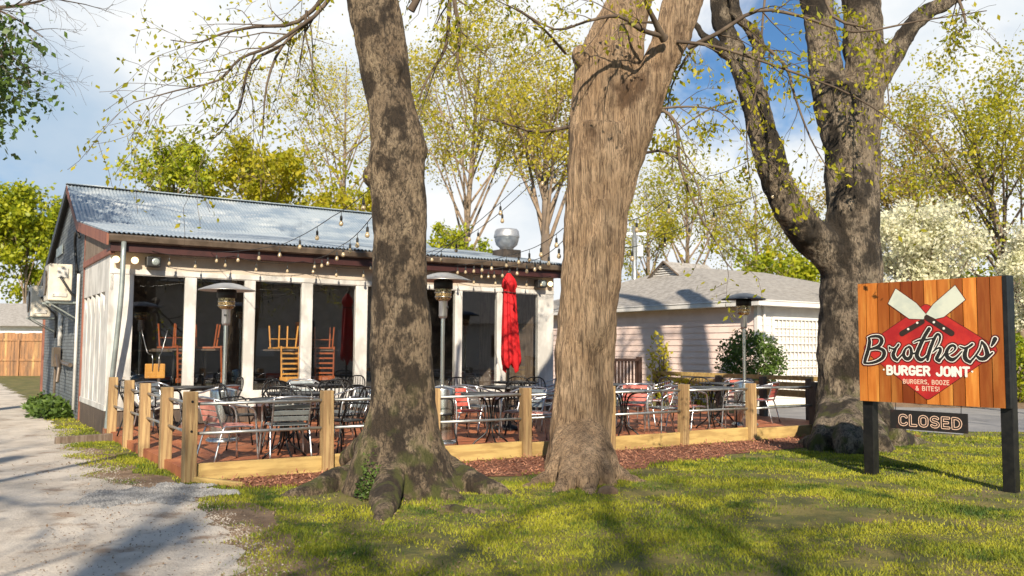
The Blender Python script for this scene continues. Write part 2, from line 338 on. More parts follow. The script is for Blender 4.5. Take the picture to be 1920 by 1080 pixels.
# ------------------------------------------------------------------ ground sheets
def sheet(name, mat, poly, z, kind='structure', label=None, ragged=0.0, seg=.25, freq=1.3, sides=None):
    pts = []
    m = len(poly)
    for i in range(m):
        a = Vector((*poly[i][:2], 0)); b = Vector((*poly[(i + 1) % m][:2], 0)); L = (b - a).length; k = max(1, int(L / seg)) if ragged and L < 60 and (sides is None or i in sides) else 1
        nn = Vector((-(b - a).y, (b - a).x, 0)).normalized()
        for j in range(k):
            p = a.lerp(b, j / k)
            if k > 1: p = p + nn * ragged * (noise.noise(p * freq) + .5 * noise.noise(p * freq * 3.1))
            pts.append((p.x, p.y, z))
    me = bpy.data.meshes.new(name); me.from_pydata(pts, [], [list(range(len(pts)))]); me.update(); me.materials.append(mat)
    o = bpy.data.objects.new(name, me); COL.objects.link(o); o['kind'] = kind
    if label: o['label'] = label
    return o, [p[:2] for p in pts]
def inside(P, poly):
    x, y = P[:, 0], P[:, 1]; c = np.zeros(len(P), bool); n = len(poly)
    for i in range(n):
        x1, y1 = poly[i]; x2, y2 = poly[(i + 1) % n]
        if y1 == y2: continue
        k = ((y1 > y) != (y2 > y)) & (x < (x2 - x1) * (y - y1) / (y2 - y1) + x1); c ^= k
    return c
sheet('lawn', M['lawn'], [(-500, -300), (500, -300), (500, 700), (-500, 700)], 0.0, label='spring lawn around the trees and the sign')
edge = [W(-.55, -14), W(-.62, -6), W(-.45, -4.2), W(-.35, -3.0), W(-.3, -1.6), W(-.62, -.4), W(-.75, .6), W(-.8, 2.8), W(-.75, 5.0), W(-.55, 9), W(-.3, 17), W(-.4, 30), W(-2, 80)]
edge = [Vector((-1.9, -12, 0)), Vector((-1.55, 3, 0)), Vector((-1.75, 5.9, 0)), Vector((-2.3, 7.2, 0)), Vector((-3.3, 8.8, 0)), Vector((-4.5, 9.8, 0))] + edge[7:]
drv, drvp = sheet('driveway', M['asphalt'], [(p.x, p.y) for p in edge] + [(-120, 70), (-60, 20), (-30, -12)], .008, label='pale worn asphalt driveway along the building', ragged=.24, sides=set(range(11)), freq=2.2, seg=.12)
dirt, dirtp = sheet('bare_soil_verge', M['dirt'], [(-2.5, -6), (-.95, 3), (-.85, 5.0), (-1.35, 6.4), (-1.9, 7.6), (-2.9, 9.0), tuple(W(-.25, 1.0)[:2]), tuple(W(-.45, 4)[:2]), tuple(W(-1.2, 5)[:2]), (-5.6, 9.8), (-4, 6), (-4, -6)], .004, label='bare brown soil between driveway and lawn', ragged=.3, freq=1.7)
rd, rdp = sheet('side_road', M['road'], [tuple(W(13.2, -1.3)[:2]), (8.6, 16.6), (16, 16.2), (80, 15), (80, 26), (14, 23.4), (8.5, 24), (6.2, 22.5), tuple(W(13.0, 3.2)[:2])], .008, label='grey road passing behind the sign and beside the pale house', ragged=.12)
mul, mulp = sheet('mulch_bed', M['mulch'], [tuple(W(s, t)[:2]) for s, t in ((.1, -.05), (12.2, -.05), (12.4, -1.1), (10.2, -1.25), (8, -1.2), (6.4, -1.45), (4.4, -1.7), (2.9, -1.45), (1.2, -1.15), (.3, -.75))], .006, label='red brown mulch bed along the low timber edge', ragged=.22, sides=set(range(1, 9)), freq=2)
grv, grvp = sheet('gravel_patch', M['gravel'], [tuple(W(s, t)[:2]) for s, t in ((-.95, -.35), (-.1, -.12), (.12, -.45), (.1, -1.0), (-.35, -1.35), (-.95, -1.25), (-1.3, -.9))], .012, label='small patch of grey gravel by the corner post', ragged=.34, freq=4.5, seg=.06)

def chips(name, label, mat, poly, n, size, asp, z, cat=None, h=.01):
    P = np.array(poly); lo, hi = P.min(0), P.max(0); q = rng.uniform(lo, hi, (n * 3, 2)); q = q[inside(q, poly)][:n]; n = len(q)
    a = rng.uniform(0, math.pi, n); til = rng.normal(0, .35, n)
    D = np.stack([np.cos(a) * np.cos(til), np.sin(a) * np.cos(til), np.sin(til)], 1); S_ = np.stack([-np.sin(a), np.cos(a), rng.normal(0, .3, n)], 1)
    b = MB(); L = rng.uniform(.5, 1.4, n) * size; zz = z + rng.uniform(.0, h, n) + np.abs(np.sin(til)) * L * .4
    b.kites(np.stack([q[:, 0], q[:, 1], zz], 1), D, S_, L, L * asp, rng.uniform(0, 1, n))
    o = b.build(name, mat, attr=True); o['kind'] = 'stuff'; o['label'] = label; return o
chips('mulch_chips', 'loose shredded mulch chips in the bed along the deck', M['chip'], mulp, 16000, .05, .3, .008)
M['litter'] = pm('dry_leaf_litter', (.13, .075, .04), (.34, .24, .15), 2, rough=.9, attr='v')
chips('leaf_litter', 'brown leaf litter along the driveway edge and around the trunks', M['litter'], [(-3.2, 5), (-.5, 5), (.6, 7.4), (.4, 8.6), (-2.2, 9.2), (-3.4, 9.4), (-6.0, 12), (-6.4, 11), (-4, 8)], 1100, .028, .5, .01, h=.008)
def pebbles(name, label, mat, poly, n, s0, s1, z, q=None):
    if q is None: P = np.array(poly); q = rng.uniform(P.min(0), P.max(0), (n * 3, 2)); q = q[inside(q, poly)][:n]
    n = len(q)
    oc = np.array([[1, 0, 0], [0, 1, 0], [-1, 0, 0], [0, -1, 0], [0, 0, .7], [.7, .7, .3]], float)[:5]
    sz = rng.uniform(s0, s1, n)[:, None, None] * rng.uniform(.7, 1.3, (n, 5, 3)); a = rng.uniform(0, 6.28, n)
    ca, sa = np.cos(a)[:, None], np.sin(a)[:, None]; v = oc[None] * sz
    v = np.stack([v[..., 0] * ca - v[..., 1] * sa + q[:, :1], v[..., 0] * sa + v[..., 1] * ca + q[:, 1:], v[..., 2] + z], -1)
    f = (np.arange(n)[:, None, None] * 5 + np.array([[0, 1, 4], [1, 2, 4], [2, 3, 4], [3, 0, 4]])[None]).reshape(-1, 3)
    b = MB(); b.add(v.reshape(-1, 3), f, np.repeat(rng.uniform(0, 1, n), 5)); o = b.build(name, mat, attr=True); o['kind'] = 'stuff'; o['label'] = label
def edgestones():
    E_ = [np.array(p[:2]) for p in drvp if -1.6 > p[0] > -9 and 4.6 < p[1] < 16]
    A = np.array(E_); q = A[rng.integers(0, len(A), 7000)] + rng.normal(0, .11, (7000, 2)) + rng.uniform(-.12, .12, (7000, 2))
    pebbles('driveway_crumbs', 'crumbled asphalt and grit along the ragged driveway edge', M['grit'], [(-20, 0), (0, 0), (0, 20), (-20, 20)], 0, .004, .012, .004, q)
M['grit'] = pm('pale_grit', (.20, .16, .12), (.46, .42, .37), 3, rough=.95, attr='v')
pebbles('gravel', 'loose grey gravel stones by the corner post', M['gravel'], grvp, 9000, .01, .03, .008)
edgestones()
pebbles('loose_stones', 'scattered small stones and debris on the driveway edge', M['dirt'], [(-3.0, 5), (-1.0, 5), (-1.2, 6.6), (-2.2, 8.2), (-3.6, 9.6), (-4.6, 9.6)], 1300, .003, .009, .008)

# ------------------------------------------------------------------ lawn grass
ROOTS = [(-1.2, 9.35, .62), (.9, 11.1, .38), (5.75, 14.75, .7)]
def grassfield():
    b = MB(); tot = []
    for (y0, y1, dens, hh, ww) in ((4.6, 7.5, 5000, .050, .0055), (7.5, 10.5, 3400, .052, .007), (10.5, 14, 2000, .055, .010), (14, 19, 700, .06, .015)):
        x0, x1 = -.64 * y1 - .3, .66 * y1 + .6; n = int((x1 - x0) * (y1 - y0) * dens)
        q = np.stack([rng.uniform(x0, x1, n), rng.uniform(y0, y1, n)], 1)
        q = q[np.abs(q[:, 0]) < .62 * q[:, 1] + .5]
        s = (q - np.array(P0[:2])) @ np.array(U[:2]); t = (q - np.array(P0[:2])) @ np.array(V[:2])
        jit = rng.normal(0, .05, len(q))
        keep = ~((s + jit > -.02) & (s < 12.6) & (t + jit > -.1) & (t < 17.5)) & ~inside(q + rng.normal(0, .07, q.shape), drvp) & ~inside(q + rng.normal(0, .12, q.shape), mulp) & ~inside(q + rng.normal(0, .06, q.shape), grvp) & ~inside(q, rdp)
        # thin over the bare soil and by noise
        q = q[keep]; bare = inside(q, dirtp)
        nz = np.array([noise.noise(Vector((x * .9, y * .9, 3))) + .5 * noise.noise(Vector((x * 2.7, y * 2.7, 9))) for x, y in q])
        pr = np.clip(.72 + nz * 1.5, .06, 1) * np.where(bare, np.clip(.12 + nz * 1.6, 0, .9), 1)
        for (cx, cy, r) in ROOTS: pr *= np.clip((np.hypot(q[:, 0] - cx, q[:, 1] - cy) - r * .6) / (r * .6), 0, 1)
        for (cx, cy, r) in ((2.55, 7.9, .5), (1.55, 9.3, .3), (5.3, 9.5, .3), (3.1, 8.1, .4)): pr *= np.clip(np.hypot((q[:, 0] - cx) * .7, (q[:, 1] - cy) * 1.3) / r - .35, .05, 1)
        q = q[rng.uniform(0, 1, len(q)) < pr]; n = len(q)
        nz2 = np.array([noise.noise(Vector((x * 1.6, y * 1.6, 20))) for x, y in q])
        h = .58 * hh * rng.uniform(.45, 1.35, n) * (1 + nz2 * .8); a = rng.uniform(0, 6.28, n); lean = rng.uniform(.15, .95, n)
        D = np.stack([np.cos(a) * lean, np.sin(a) * lean, np.ones(n)], 1); D /= np.linalg.norm(D, axis=1)[:, None]
        a2 = rng.uniform(0, 6.28, n); S_ = np.stack([np.cos(a2), np.sin(a2), np.zeros(n)], 1)
        base = np.stack([q[:, 0], q[:, 1], np.full(n, -.002)], 1)
        w = ww * rng.uniform(.6, 1.3, n)
        v = np.stack([base - S_ * w[:, None], base + S_ * w[:, None], base + D * h[:, None]], 1).reshape(-1, 3)
        b.add(v, np.arange(3 * n).reshape(-1, 3), np.repeat(np.clip(rng.normal(.5, .28, n), 0, 1), 3))
    o = b.build('grass', M['grass'], attr=True); tag(o, 'sunlit yellow green grass blades covering the front lawn', None, None, 'stuff')
grassfield()

def weeds(name, label, pts, n, size, mat, h=.25, group=None, cat='weed'):
    b = MB(); P = []; A = []
    for (c, r) in pts:
        k = n; a = rng.uniform(0, 6.28, k); rr = np.sqrt(rng.uniform(0, 1, k)) * r
        P.append(np.stack([c[0] + rr * np.cos(a), c[1] + rr * np.sin(a), rng.uniform(.02, 1, k) ** .8 * h * (1.15 - rr / r)], 1))
    P = np.vstack(P); n = len(P); D = rng.normal(0, 1, (n, 3)); D[:, 2] = np.abs(D[:, 2]) * .6; D /= np.linalg.norm(D, axis=1)[:, None]
    S_ = np.cross(D, rng.normal(0, 1, (n, 3))); S_ /= np.linalg.norm(S_, axis=1)[:, None]
    b.kites(P, D, S_, size * rng.uniform(.5, 1.3, n), size * .5, rng.uniform(0, 1, n)); o = b.build(name, mat, attr=True)
    tag(o, label, cat, group); return o
weeds('weeds', 'dark green weed clump at the foot of the slate side wall', [(W(-.25, 12.2), .45), (W(-.3, 10.6), .5), (W(-.2, 11.5), .5), (W(-.3, 13.5), .4)], 500, .14, M['leafD'], .38)
weeds('ivy', 'green ivy patch on the base of the left large tree', [(Vector((-1.36, 8.74, 0)), .13), (Vector((-1.45, 8.86, 0)), .1)], 300, .04, M['leafD'], .5, cat='ivy')
weeds('ivy', 'green ivy sprouting at the foot of the right large tree', [(Vector((5.45, 14.1, 0)), .14), (Vector((5.9, 14.05, 0)), .1)], 200, .07, M['leafG'], .38, cat='ivy')

# ------------------------------------------------------------------ leaves and branches helpers
def leafcloud(b, P, size, droop=.5, asp=.5, att=None):
    n = len(P)
    if n == 0: return
    D = rng.normal(0, 1, (n, 3)); D[:, 2] -= droop; D /= np.linalg.norm(D, axis=1)[:, None]
    S_ = np.cross(D, rng.normal(0, 1, (n, 3))); S_ /= (np.linalg.norm(S_, axis=1)[:, None] + 1e-9)
    L = size * rng.uniform(.5, 1.35, n); b.kites(P, D, S_, L, L * asp, rng.uniform(0, 1, n) if att is None else att)
def grow(tw, tips, p, d, L, r, lvl, maxl, droop, kids, seg=5, spread=.9, shrink=.62, nside=None):
    """wandering tapered branch with children; tips collects points for leaves"""
    pts = [p.copy()]; rs = [r]; d = d / np.linalg.norm(d)
    for i in range(seg):
        d = d + rng.normal(0, .16, 3) + np.array([0, 0, -droop * (.4 + i * .25) * .3]); d = d / np.linalg.norm(d)
        p = p + d * L / seg; pts.append(p.copy()); rs.append(max(r * (1 - .8 * (i + 1) / seg), .0025))
    tw.tube(pts, rs, nside or (7 if r > .05 else (5 if r > .015 else 3)), caps=False)
    if lvl < maxl:
        for k in range(kids):
            t = .25 + .75 * (k + rng.uniform(0, 1)) / kids; i = min(int(t * seg), seg - 1); f = t * seg - i
            q = pts[i] * (1 - f) + pts[i + 1] * f; dd = nrm(pts[i + 1] - pts[i]); s_ = nrm(np.cross(dd, rng.normal(0, 1, 3)))
            grow(tw, tips, q, dd * .75 + s_ * spread, L * shrink * rng.uniform(.6, 1.15), max(rs[i] * .55, .003), lvl + 1, maxl, droop, kids, max(3, seg - 1), spread, shrink)
    if lvl >= maxl - 1: tips.append((np.array(pts[1:]), lvl))
def leaves_at_tips(b, tips, per, size, jit, droop=.6, asp=.5):
    P = []
    for pts, l in tips:
        k = rng.poisson(per)
        if k <= 0: continue
        i = rng.integers(0, len(pts), k); P.append(pts[i] + rng.normal(0, jit, (k, 3)))
    if P: leafcloud(b, np.vstack(P), size, droop, asp)

# ------------------------------------------------------------------ the three big trees
def solid(name, mb, mat, parent, voxel=.02, amp=.012, freq=9, vs=.2, lump=.02):
    """fuse trunk, roots and limbs into one skin, then carve bark ridges into it"""
    o = mb.build(name, mat, parent, smooth=True)
    m = o.modifiers.new('r', 'REMESH'); m.mode = 'VOXEL'; m.voxel_size = voxel; m.use_smooth_shade = True
    m = o.modifiers.new('s', 'SMOOTH'); m.iterations = 7; m.factor = .6
    dg = bpy.context.evaluated_depsgraph_get(); me = bpy.data.meshes.new_from_object(o.evaluated_get(dg)); o.modifiers.clear()
    n = len(me.vertices); co = np.empty(n * 3); me.vertices.foreach_get('co', co); no_ = np.empty(n * 3); me.vertices.foreach_get('normal', no_)
    co = co.reshape(-1, 3); no_ = no_.reshape(-1, 3); d = np.empty(n); nf = noise.noise
    for k in range(n):
        x, y, z = co[k]; wv = .35 * nf((x * 2, y * 2, z * 1.3))
        r1_ = 1 - 2 * abs(nf((x * freq + wv, y * freq + wv, z * freq * vs))); r2_ = 1 - 2 * abs(nf((x * freq * 2.3, y * freq * 2.3, z * freq * 2.3 * vs + 7)))
        d[k] = amp * (r1_ * .65 + r2_ * .4 - .6) + lump * nf((x * 2.6, y * 2.6, z * 1.6)) + lump * .5 * nf((x * 6, y * 6, z * 5))
    co += no_ * d[:, None]; me.vertices.foreach_set('co', co.ravel()); me.polygons.foreach_set('use_smooth', np.ones(len(me.polygons), bool)); me.update()
    if not me.materials: me.materials.append(mat)
    old = o.data; o.data = me; bpy.data.meshes.remove(old); return o
def silh(rows, dep):
    P = []; r = []
    for y, l, rr in rows:
        P.append(Dp((l + rr) / 2, y, dep)); r.append((rr - l) / 2 / FPX * dep)
    return P, r
def bigtree(name, label, base, dep, trunks, roots, limbs, lumps, mat, leaf, guides, crown, voxel=.021, disp=(.012, 8, .35, .03), leafsize=.07, per=5, group='large trees in front of the deck'):
    root = thing(name, label, 'tree', base, 0, group); mb = MB(); off = np.array(base)
    def lt(P): return [np.array(p) - off for p in P]
    for rows in trunks:
        P, r = silh(rows, dep) if not isinstance(rows[0], float) else silh(rows[1], rows[0]); mb.tube(lt(P), r, 28, spline=4)
    for pts, rs in roots: mb.tube(lt(pts), rs, 14, spline=4)
    for pts, rs in limbs: mb.tube(lt(pts), rs, 14, spline=4)
    for c, r in lumps:
        pr = [(r * math.sin(a), -r * math.cos(a)) for a in np.linspace(.02, math.pi - .02, 9)]; c = np.array(c) - off; mb.lathe(pr, 12, c)
    solid('trunk', mb, mat, root, voxel, *disp)
    tw = MB(); tips = []
    for g in guides:     # explicit branches: points, start radius, children count, levels, child length, droop
        pts = [np.array(p) - off for p in g[0]]; r0 = g[1]; k = len(pts)
        tw.tube(pts, [r0 * (1 - .8 * i / (k - 1)) for i in range(k)], 6, spline=3, caps=False)
        for c in range(g[2]):
            t = .12 + .88 * (c + rng.uniform(0, 1)) / g[2]; i = min(int(t * (k - 1)), k - 2); f = t * (k - 1) - i
            q = pts[i] * (1 - f) + pts[i + 1] * f; dd = nrm(pts[i + 1] - pts[i]); s_ = nrm(np.cross(dd, rng.normal(0, 1, 3)))
            grow(tw, tips, q, dd * .9 + s_ * .8, g[4] * rng.uniform(.5, 1.2), max(r0 * (1 - .8 * t) * .5, .004), 2, 2 + g[3], g[5], 3, 4, .8, .6)
    for c in crown:     # limbs of the crown above the picture: start, direction, length, radius, levels, droop, kids
        grow(tw, tips, np.array(c[0]) - off, np.array(c[1], float), c[2], c[3], 0, c[4], c[5], c[6], 6, .9, .6)
    tw.build('branches', M['twig'], root, smooth=True)
    lf = MB(); leaves_at_tips(lf, tips, per, leafsize, .05, .9, .5); lf.build('leaves', leaf, root, attr=True)
    return root
T1 = (-1.2, 9.4, 0)
t1rows = [(1010, 625, 890), (960, 632, 880), (910, 645, 862), (860, 664, 842), (800, 684, 823), (750, 695, 813), (660, 696, 809), (560, 697, 804), (500, 700, 802), (400, 698, 799), (310, 692, 798), (285, 693, 801), (250, 692, 793), (170, 683, 774), (100, 669, 768), (50, 657, 757), (0, 648, 745), (-80, 636, 730), (-250, 620, 705), (-500, 600, 670)]
r1 = [([Dp(725, 835, 9.35), Gp(672, 885, .12), Gp(610, 912, .05), Gp(548, 935, -.03), Gp(500, 960, -.14)], [.16, .17, .14, .10, .05]),
      ([Dp(748, 830, 9.25), Dp(738, 880, 8.98), Gp(724, 935, .07), Gp(717, 975, -.02), Gp(714, 1000, -.1)], [.15, .16, .15, .09, .04]),
      ([Dp(785, 830, 9.3), Gp(835, 880, .13), Gp(880, 905, .08), Gp(930, 925, .0), Gp(970, 945, -.1)], [.16, .17, .14, .11, .06]),
      ([Dp(775, 840, 9.2), Gp(800, 905, .1), Gp(850, 935, .0), Gp(885, 960, -.08)], [.15, .16, .10, .05]),
      ([Dp(715, 820, 9.5), Gp(655, 862, .12), Gp(600, 880, -.04)], [.2, .13, .05]),
      ([Gp(800, 960, -.09), Gp(860, 958, .0), Gp(895, 962, .005), Gp(930, 965, -.06)], [.05, .06, .05, .03])]
t1top = Dp(635, -500, 9.4)
g1 = [([Dp(690, -180, 9.6), Dp(640, -40, 9.2), Dp(590, 30, 9.0), Dp(530, 85, 8.9), Dp(500, 160, 8.8), Dp(492, 260, 8.8)], .03, 10, 1, 1.1, .9),
      ([Dp(640, -40, 9.2), Dp(560, 40, 9.4), Dp(480, 50, 9.6), Dp(420, 62, 9.8), Dp(370, 80, 9.8), Dp(320, 75, 10)], .026, 9, 1, .9, .5),
      ([Dp(590, 30, 9.0), Dp(510, 85, 8.7), Dp(450, 110, 8.6), Dp(410, 150, 8.5), Dp(330, 170, 8.4), Dp(250, 192, 8.3)], .022, 11, 1, .9, .6),
      ([Dp(530, 85, 8.9), Dp(470, 120, 8.9), Dp(450, 200, 8.9), Dp(420, 240, 8.8), Dp(385, 275, 8.8)], .018, 8, 1, .7, .8),
      ([Dp(575, 20, 9), Dp(572, 60, 9), Dp(585, 120, 9), Dp(582, 190, 9)], .016, 6, 1, .5, 1.0),
      ([Dp(860, -150, 10), Dp(850, -20, 10), Dp(862, 60, 10), Dp(858, 120, 10), Dp(872, 200, 10)], .04, 10, 1, .7, 1.1),
      ([Dp(850, -100, 10.2), Dp(842, 20, 10.2), Dp(835, 90, 10.2), Dp(800, 150, 10.2), Dp(785, 190, 10)], .034, 9, 1, .8, .9),
      ([Dp(690, 255, 9.4), Dp(660, 280, 9.3), Dp(630, 300, 9.2)], .012, 4, 1, .4, .4),
      ([Dp(770, 20, 9.4), Dp(800, -30, 9.4), Dp(850, -100, 9.7)], .045, 5, 1, .7, .6)]
TA = bigtree('street_tree', 'large mottled grey brown tree with spreading roots, left of the three big trunks', T1, 9.4, [t1rows], r1, [], [(Dp(786, 283, 9.35), .1), (Dp(702, 330, 9.35), .13), (Dp(735, 125, 9.2), .12)], M['bark1'], M['leafY'], g1,
        [(t1top, (.6, .3, 1), 4, .16, 3, .05, 5), (t1top, (-.7, -.3, 1), 4, .14, 3, .05, 5), (Dp(660, -250, 9.4), (-.8, .2, .6), 4.0, .13, 3, .25, 5)], leafsize=.066, per=6.0)
T2 = (.9, 11.1, 0)
t2rows = [(960, 1000, 1180), (915, 1010, 1164), (880, 1022, 1153), (840, 1030, 1147), (780, 1034, 1146), (700, 1040, 1150), (600, 1047, 1156), (500, 1053, 1165), (400, 1060, 1175), (300, 1066, 1190), (240, 1072, 1195)]
t2l = [(330, 1062, 1170), (240, 1067, 1186), (180, 1072, 1200), (130, 1078, 1206), (90, 1092, 1208), (50, 1112, 1213), (0, 1142, 1222), (-80, 1165, 1235), (-300, 1170, 1225)]
t2r = [(760, 1085, 1105), (640, 1068, 1142), (540, 1074, 1160), (440, 1090, 1171), (330, 1120, 1198), (250, 1150, 1222), (180, 1178, 1247), (120, 1204, 1270), (60, 1226, 1297), (0, 1243, 1320), (-80, 1268, 1345), (-300, 1320, 1375)]
r2 = [([Dp(1075, 800, 11.1), Gp(1050, 880, .12), Gp(1018, 903, .0), Gp(985, 918, -.03), Gp(950, 932, -.12)], [.2, .16, .10, .06, .04]),
      ([Dp(1085, 800, 11.05), Gp(1068, 890, .12), Gp(1052, 918, .0), Gp(1035, 945, -.1)], [.2, .14, .08, .05]),
      ([Dp(1100, 800, 11.0), Gp(1100, 892, .12), Gp(1103, 918, .0), Gp(1112, 950, -.1)], [.2, .14, .08, .05]),
      ([Dp(1105, 800, 11.0), Gp(1126, 888, .11), Gp(1142, 908, .0), Gp(1165, 932, -.1)], [.2, .13, .08, .05]),
      ([Dp(1108, 800, 11.1), Gp(1138, 878, .12), Gp(1165, 895, .01), Gp(1200, 908, -.03), Gp(1235, 918, -.12)], [.2, .15, .10, .06, .04])]
g2 = [([Dp(1065, 238, 11.1), Dp(1040, 243, 10.9), Dp(1000, 247, 10.7), Dp(960, 235, 10.5), Dp(900, 220, 10.3)], .03, 7, 1, .6, .5),
      ([Dp(1220, 218, 11), Dp(1245, 208, 10.9), Dp(1270, 240, 10.8), Dp(1275, 310, 10.7), Dp(1310, 400, 10.6), Dp(1340, 450, 10.5), Dp(1365, 500, 10.4)], .03, 9, 1, .7, .6),
      ([Dp(1222, 205, 11), Dp(1290, 200, 11), Dp(1350, 210, 11), Dp(1400, 260, 11)], .018, 7, 1, .6, .5),
      ([Dp(1202, 288, 11), Dp(1250, 285, 10.8), Dp(1300, 330, 10.7), Dp(1320, 400, 10.6), Dp(1330, 460, 10.5)], .02, 8, 1, .55, .8),
      ([Dp(1250, 70, 10.6), Dp(1200, 55, 10.3), Dp(1160, 30, 10.1), Dp(1100, 40, 10), Dp(1040, 55, 10), Dp(960, 10, 10)], .032, 9, 1, .8, .4),
      ([Dp(1245, 75, 10.6), Dp(1228, 40, 10.4), Dp(1210, 0, 10.2), Dp(1190, -80, 10)], .055, 2, 1, .5, .2),
      ([Dp(1270, 78, 10.7), Dp(1330, 85, 10.5), Dp(1400, 105, 10.4), Dp(1500, 140, 10.3), Dp(1600, 180, 10.2), Dp(1700, 250, 10.1), Dp(1740, 330, 10)], .024, 14, 1, .7, .5),
      ([Dp(1290, 90, 10.8), Dp(1350, 60, 10.6), Dp(1420, 20, 10.5), Dp(1500, 30, 10.5), Dp(1600, 60, 10.4), Dp(1720, 40, 10.3), Dp(1850, 20, 10.2)], .03, 14, 1, .6, .7),
      ([Dp(1060, 100, 10.5), Dp(1020, 55, 9.5), Dp(980, 25, 9), Dp(930, 0, 8.7)], .02, 8, 1, .5, .8)]
TB = bigtree('street_tree', 'forked tree with ridged tan bark, middle of the three big trunks', T2, 11.1, [t2rows, (11.22, t2l), (10.93, t2r)], r2, [], [(Dp(1093, 105, 11.0), .13)], M['bark2'], M['leafY'], g2,
        [(Dp(1197, -300, 11.1), (-.4, .3, 1), 4, .2, 3, .05, 5), (Dp(1350, -300, 11.1), (.7, .2, 1), 4, .2, 3, .05, 5)], leafsize=.072, per=6.0, disp=(.024, 9, .16, .03), voxel=.019)
T3 = (5.75, 14.7, 0)
t3rows = [(880, 1500, 1700), (835, 1520, 1680), (800, 1530, 1668), (750, 1535, 1660), (650, 1536, 1654), (560, 1538, 1650), (480, 1545, 1648), (400, 1550, 1646), (300, 1549, 1645), (220, 1536, 1650), (170, 1528, 1652)]
t3l = [(300, 1552, 1600), (220, 1530, 1594), (140, 1520, 1582), (70, 1510, 1570), (0, 1500, 1560), (-100, 1488, 1545), (-300, 1470, 1515)]
t3r = [(300, 1590, 1644), (200, 1588, 1652), (140, 1585, 1658), (70, 1583, 1654), (0, 1581, 1650), (-100, 1580, 1640), (-300, 1585, 1630)]
r3 = [([Dp(1560, 760, 14.6), Gp(1545, 832, .1), Gp(1515, 832, .03), Gp(1488, 838, -.1)], [.25, .2, .11, .06]),
      ([Dp(1640, 760, 14.7), Gp(1672, 818, .15), Gp(1705, 828, .03), Gp(1745, 842, -.1)], [.28, .22, .14, .06]),
      ([Dp(1595, 760, 14.5), Gp(1590, 838, .1), Gp(1588, 852, -.08)], [.3, .22, .1]),
      ([Dp(1620, 770, 14.4), Gp(1650, 835, .1), Gp(1668, 850, -.08)], [.22, .18, .1])]
l3 = [([Dp(1590, 520, 14.7), Dp(1537, 455, 14.6), Dp(1490, 405, 14.3), Dp(1452, 330, 14.0), Dp(1432, 260, 13.8), Dp(1415, 190, 13.7), Dp(1395, 130, 13.6), Dp(1372, 80, 13.6), Dp(1352, 30, 13.6), Dp(1345, -60, 13.6)], [.36, .33, .29, .255, .24, .22, .2, .14, .16, .12]),
      ([Dp(1395, 130, 13.6), Dp(1420, 100, 13.5), Dp(1410, 60, 13.4), Dp(1380, 20, 13.4), Dp(1372, -60, 13.4)], [.12, .1, .09, .08, .07]),
      ([Dp(1385, 115, 13.6), Dp(1350, 90, 13.5), Dp(1322, 72, 13.4), Dp(1300, 40, 13.4)], [.12, .1, .08, .06]),
      ([Dp(1620, 180, 14.7), Dp(1665, 115, 14.5), Dp(1695, 70, 14.4), Dp(1730, 28, 14.3), Dp(1780, 2, 14.2), Dp(1850, -30, 14)], [.26, .22, .15, .125, .11, .09])]
g3 = [([Dp(1350, 60, 13), Dp(1300, 90, 12.8), Dp(1260, 160, 12.6), Dp(1250, 220, 12.5)], .03, 8, 1, .6, .8),
      ([Dp(1400, 60, 13), Dp(1470, 120, 12.6), Dp(1490, 180, 12.5), Dp(1520, 260, 12.4), Dp(1560, 330, 12.3)], .03, 9, 1, .6, .7),
      ([Dp(1440, -60, 12.5), Dp(1430, 40, 12.3), Dp(1420, 160, 12.2), Dp(1400, 250, 12.1), Dp(1410, 360, 12), Dp(1430, 420, 12)], .02, 8, 1, .5, 1),
      ([Dp(1540, -60, 13.5), Dp(1560, 30, 13.3), Dp(1640, 60, 13.2), Dp(1660, 130, 13.1), Dp(1670, 230, 13)], .03, 10, 1, .5, .8),
      ([Dp(1790, -20, 13.5), Dp(1810, 40, 13.3), Dp(1790, 70, 13.2)], .03, 8, 1, .6, .8),
      ([Dp(1380, 190, 12.9), Dp(1340, 200, 12.5), Dp(1290, 230, 12.3), Dp(1240, 270, 12)], .02, 7, 1, .5, .6),
      ([Dp(1440, 300, 13.3), Dp(1480, 340, 12.9), Dp(1500, 380, 12.8)], .012, 4, 1, .4, .6)]
TC = bigtree('street_tree', 'thick grey tree with a curved left limb, behind the shop sign', T3, 14.7, [t3rows, t3l, t3r], r3, l3, [], M['bark3'], M['leafY'], g3,
        [(Dp(1492, -300, 14.7), (-.3, .3, 1), 4, .2, 3, .05, 5), (Dp(1350, -60, 13.6), (-.5, -.2, .8), 3.5, .12, 3, .15, 5)], voxel=.028, disp=(.026, 5, .3, .05), leafsize=.09, per=7)

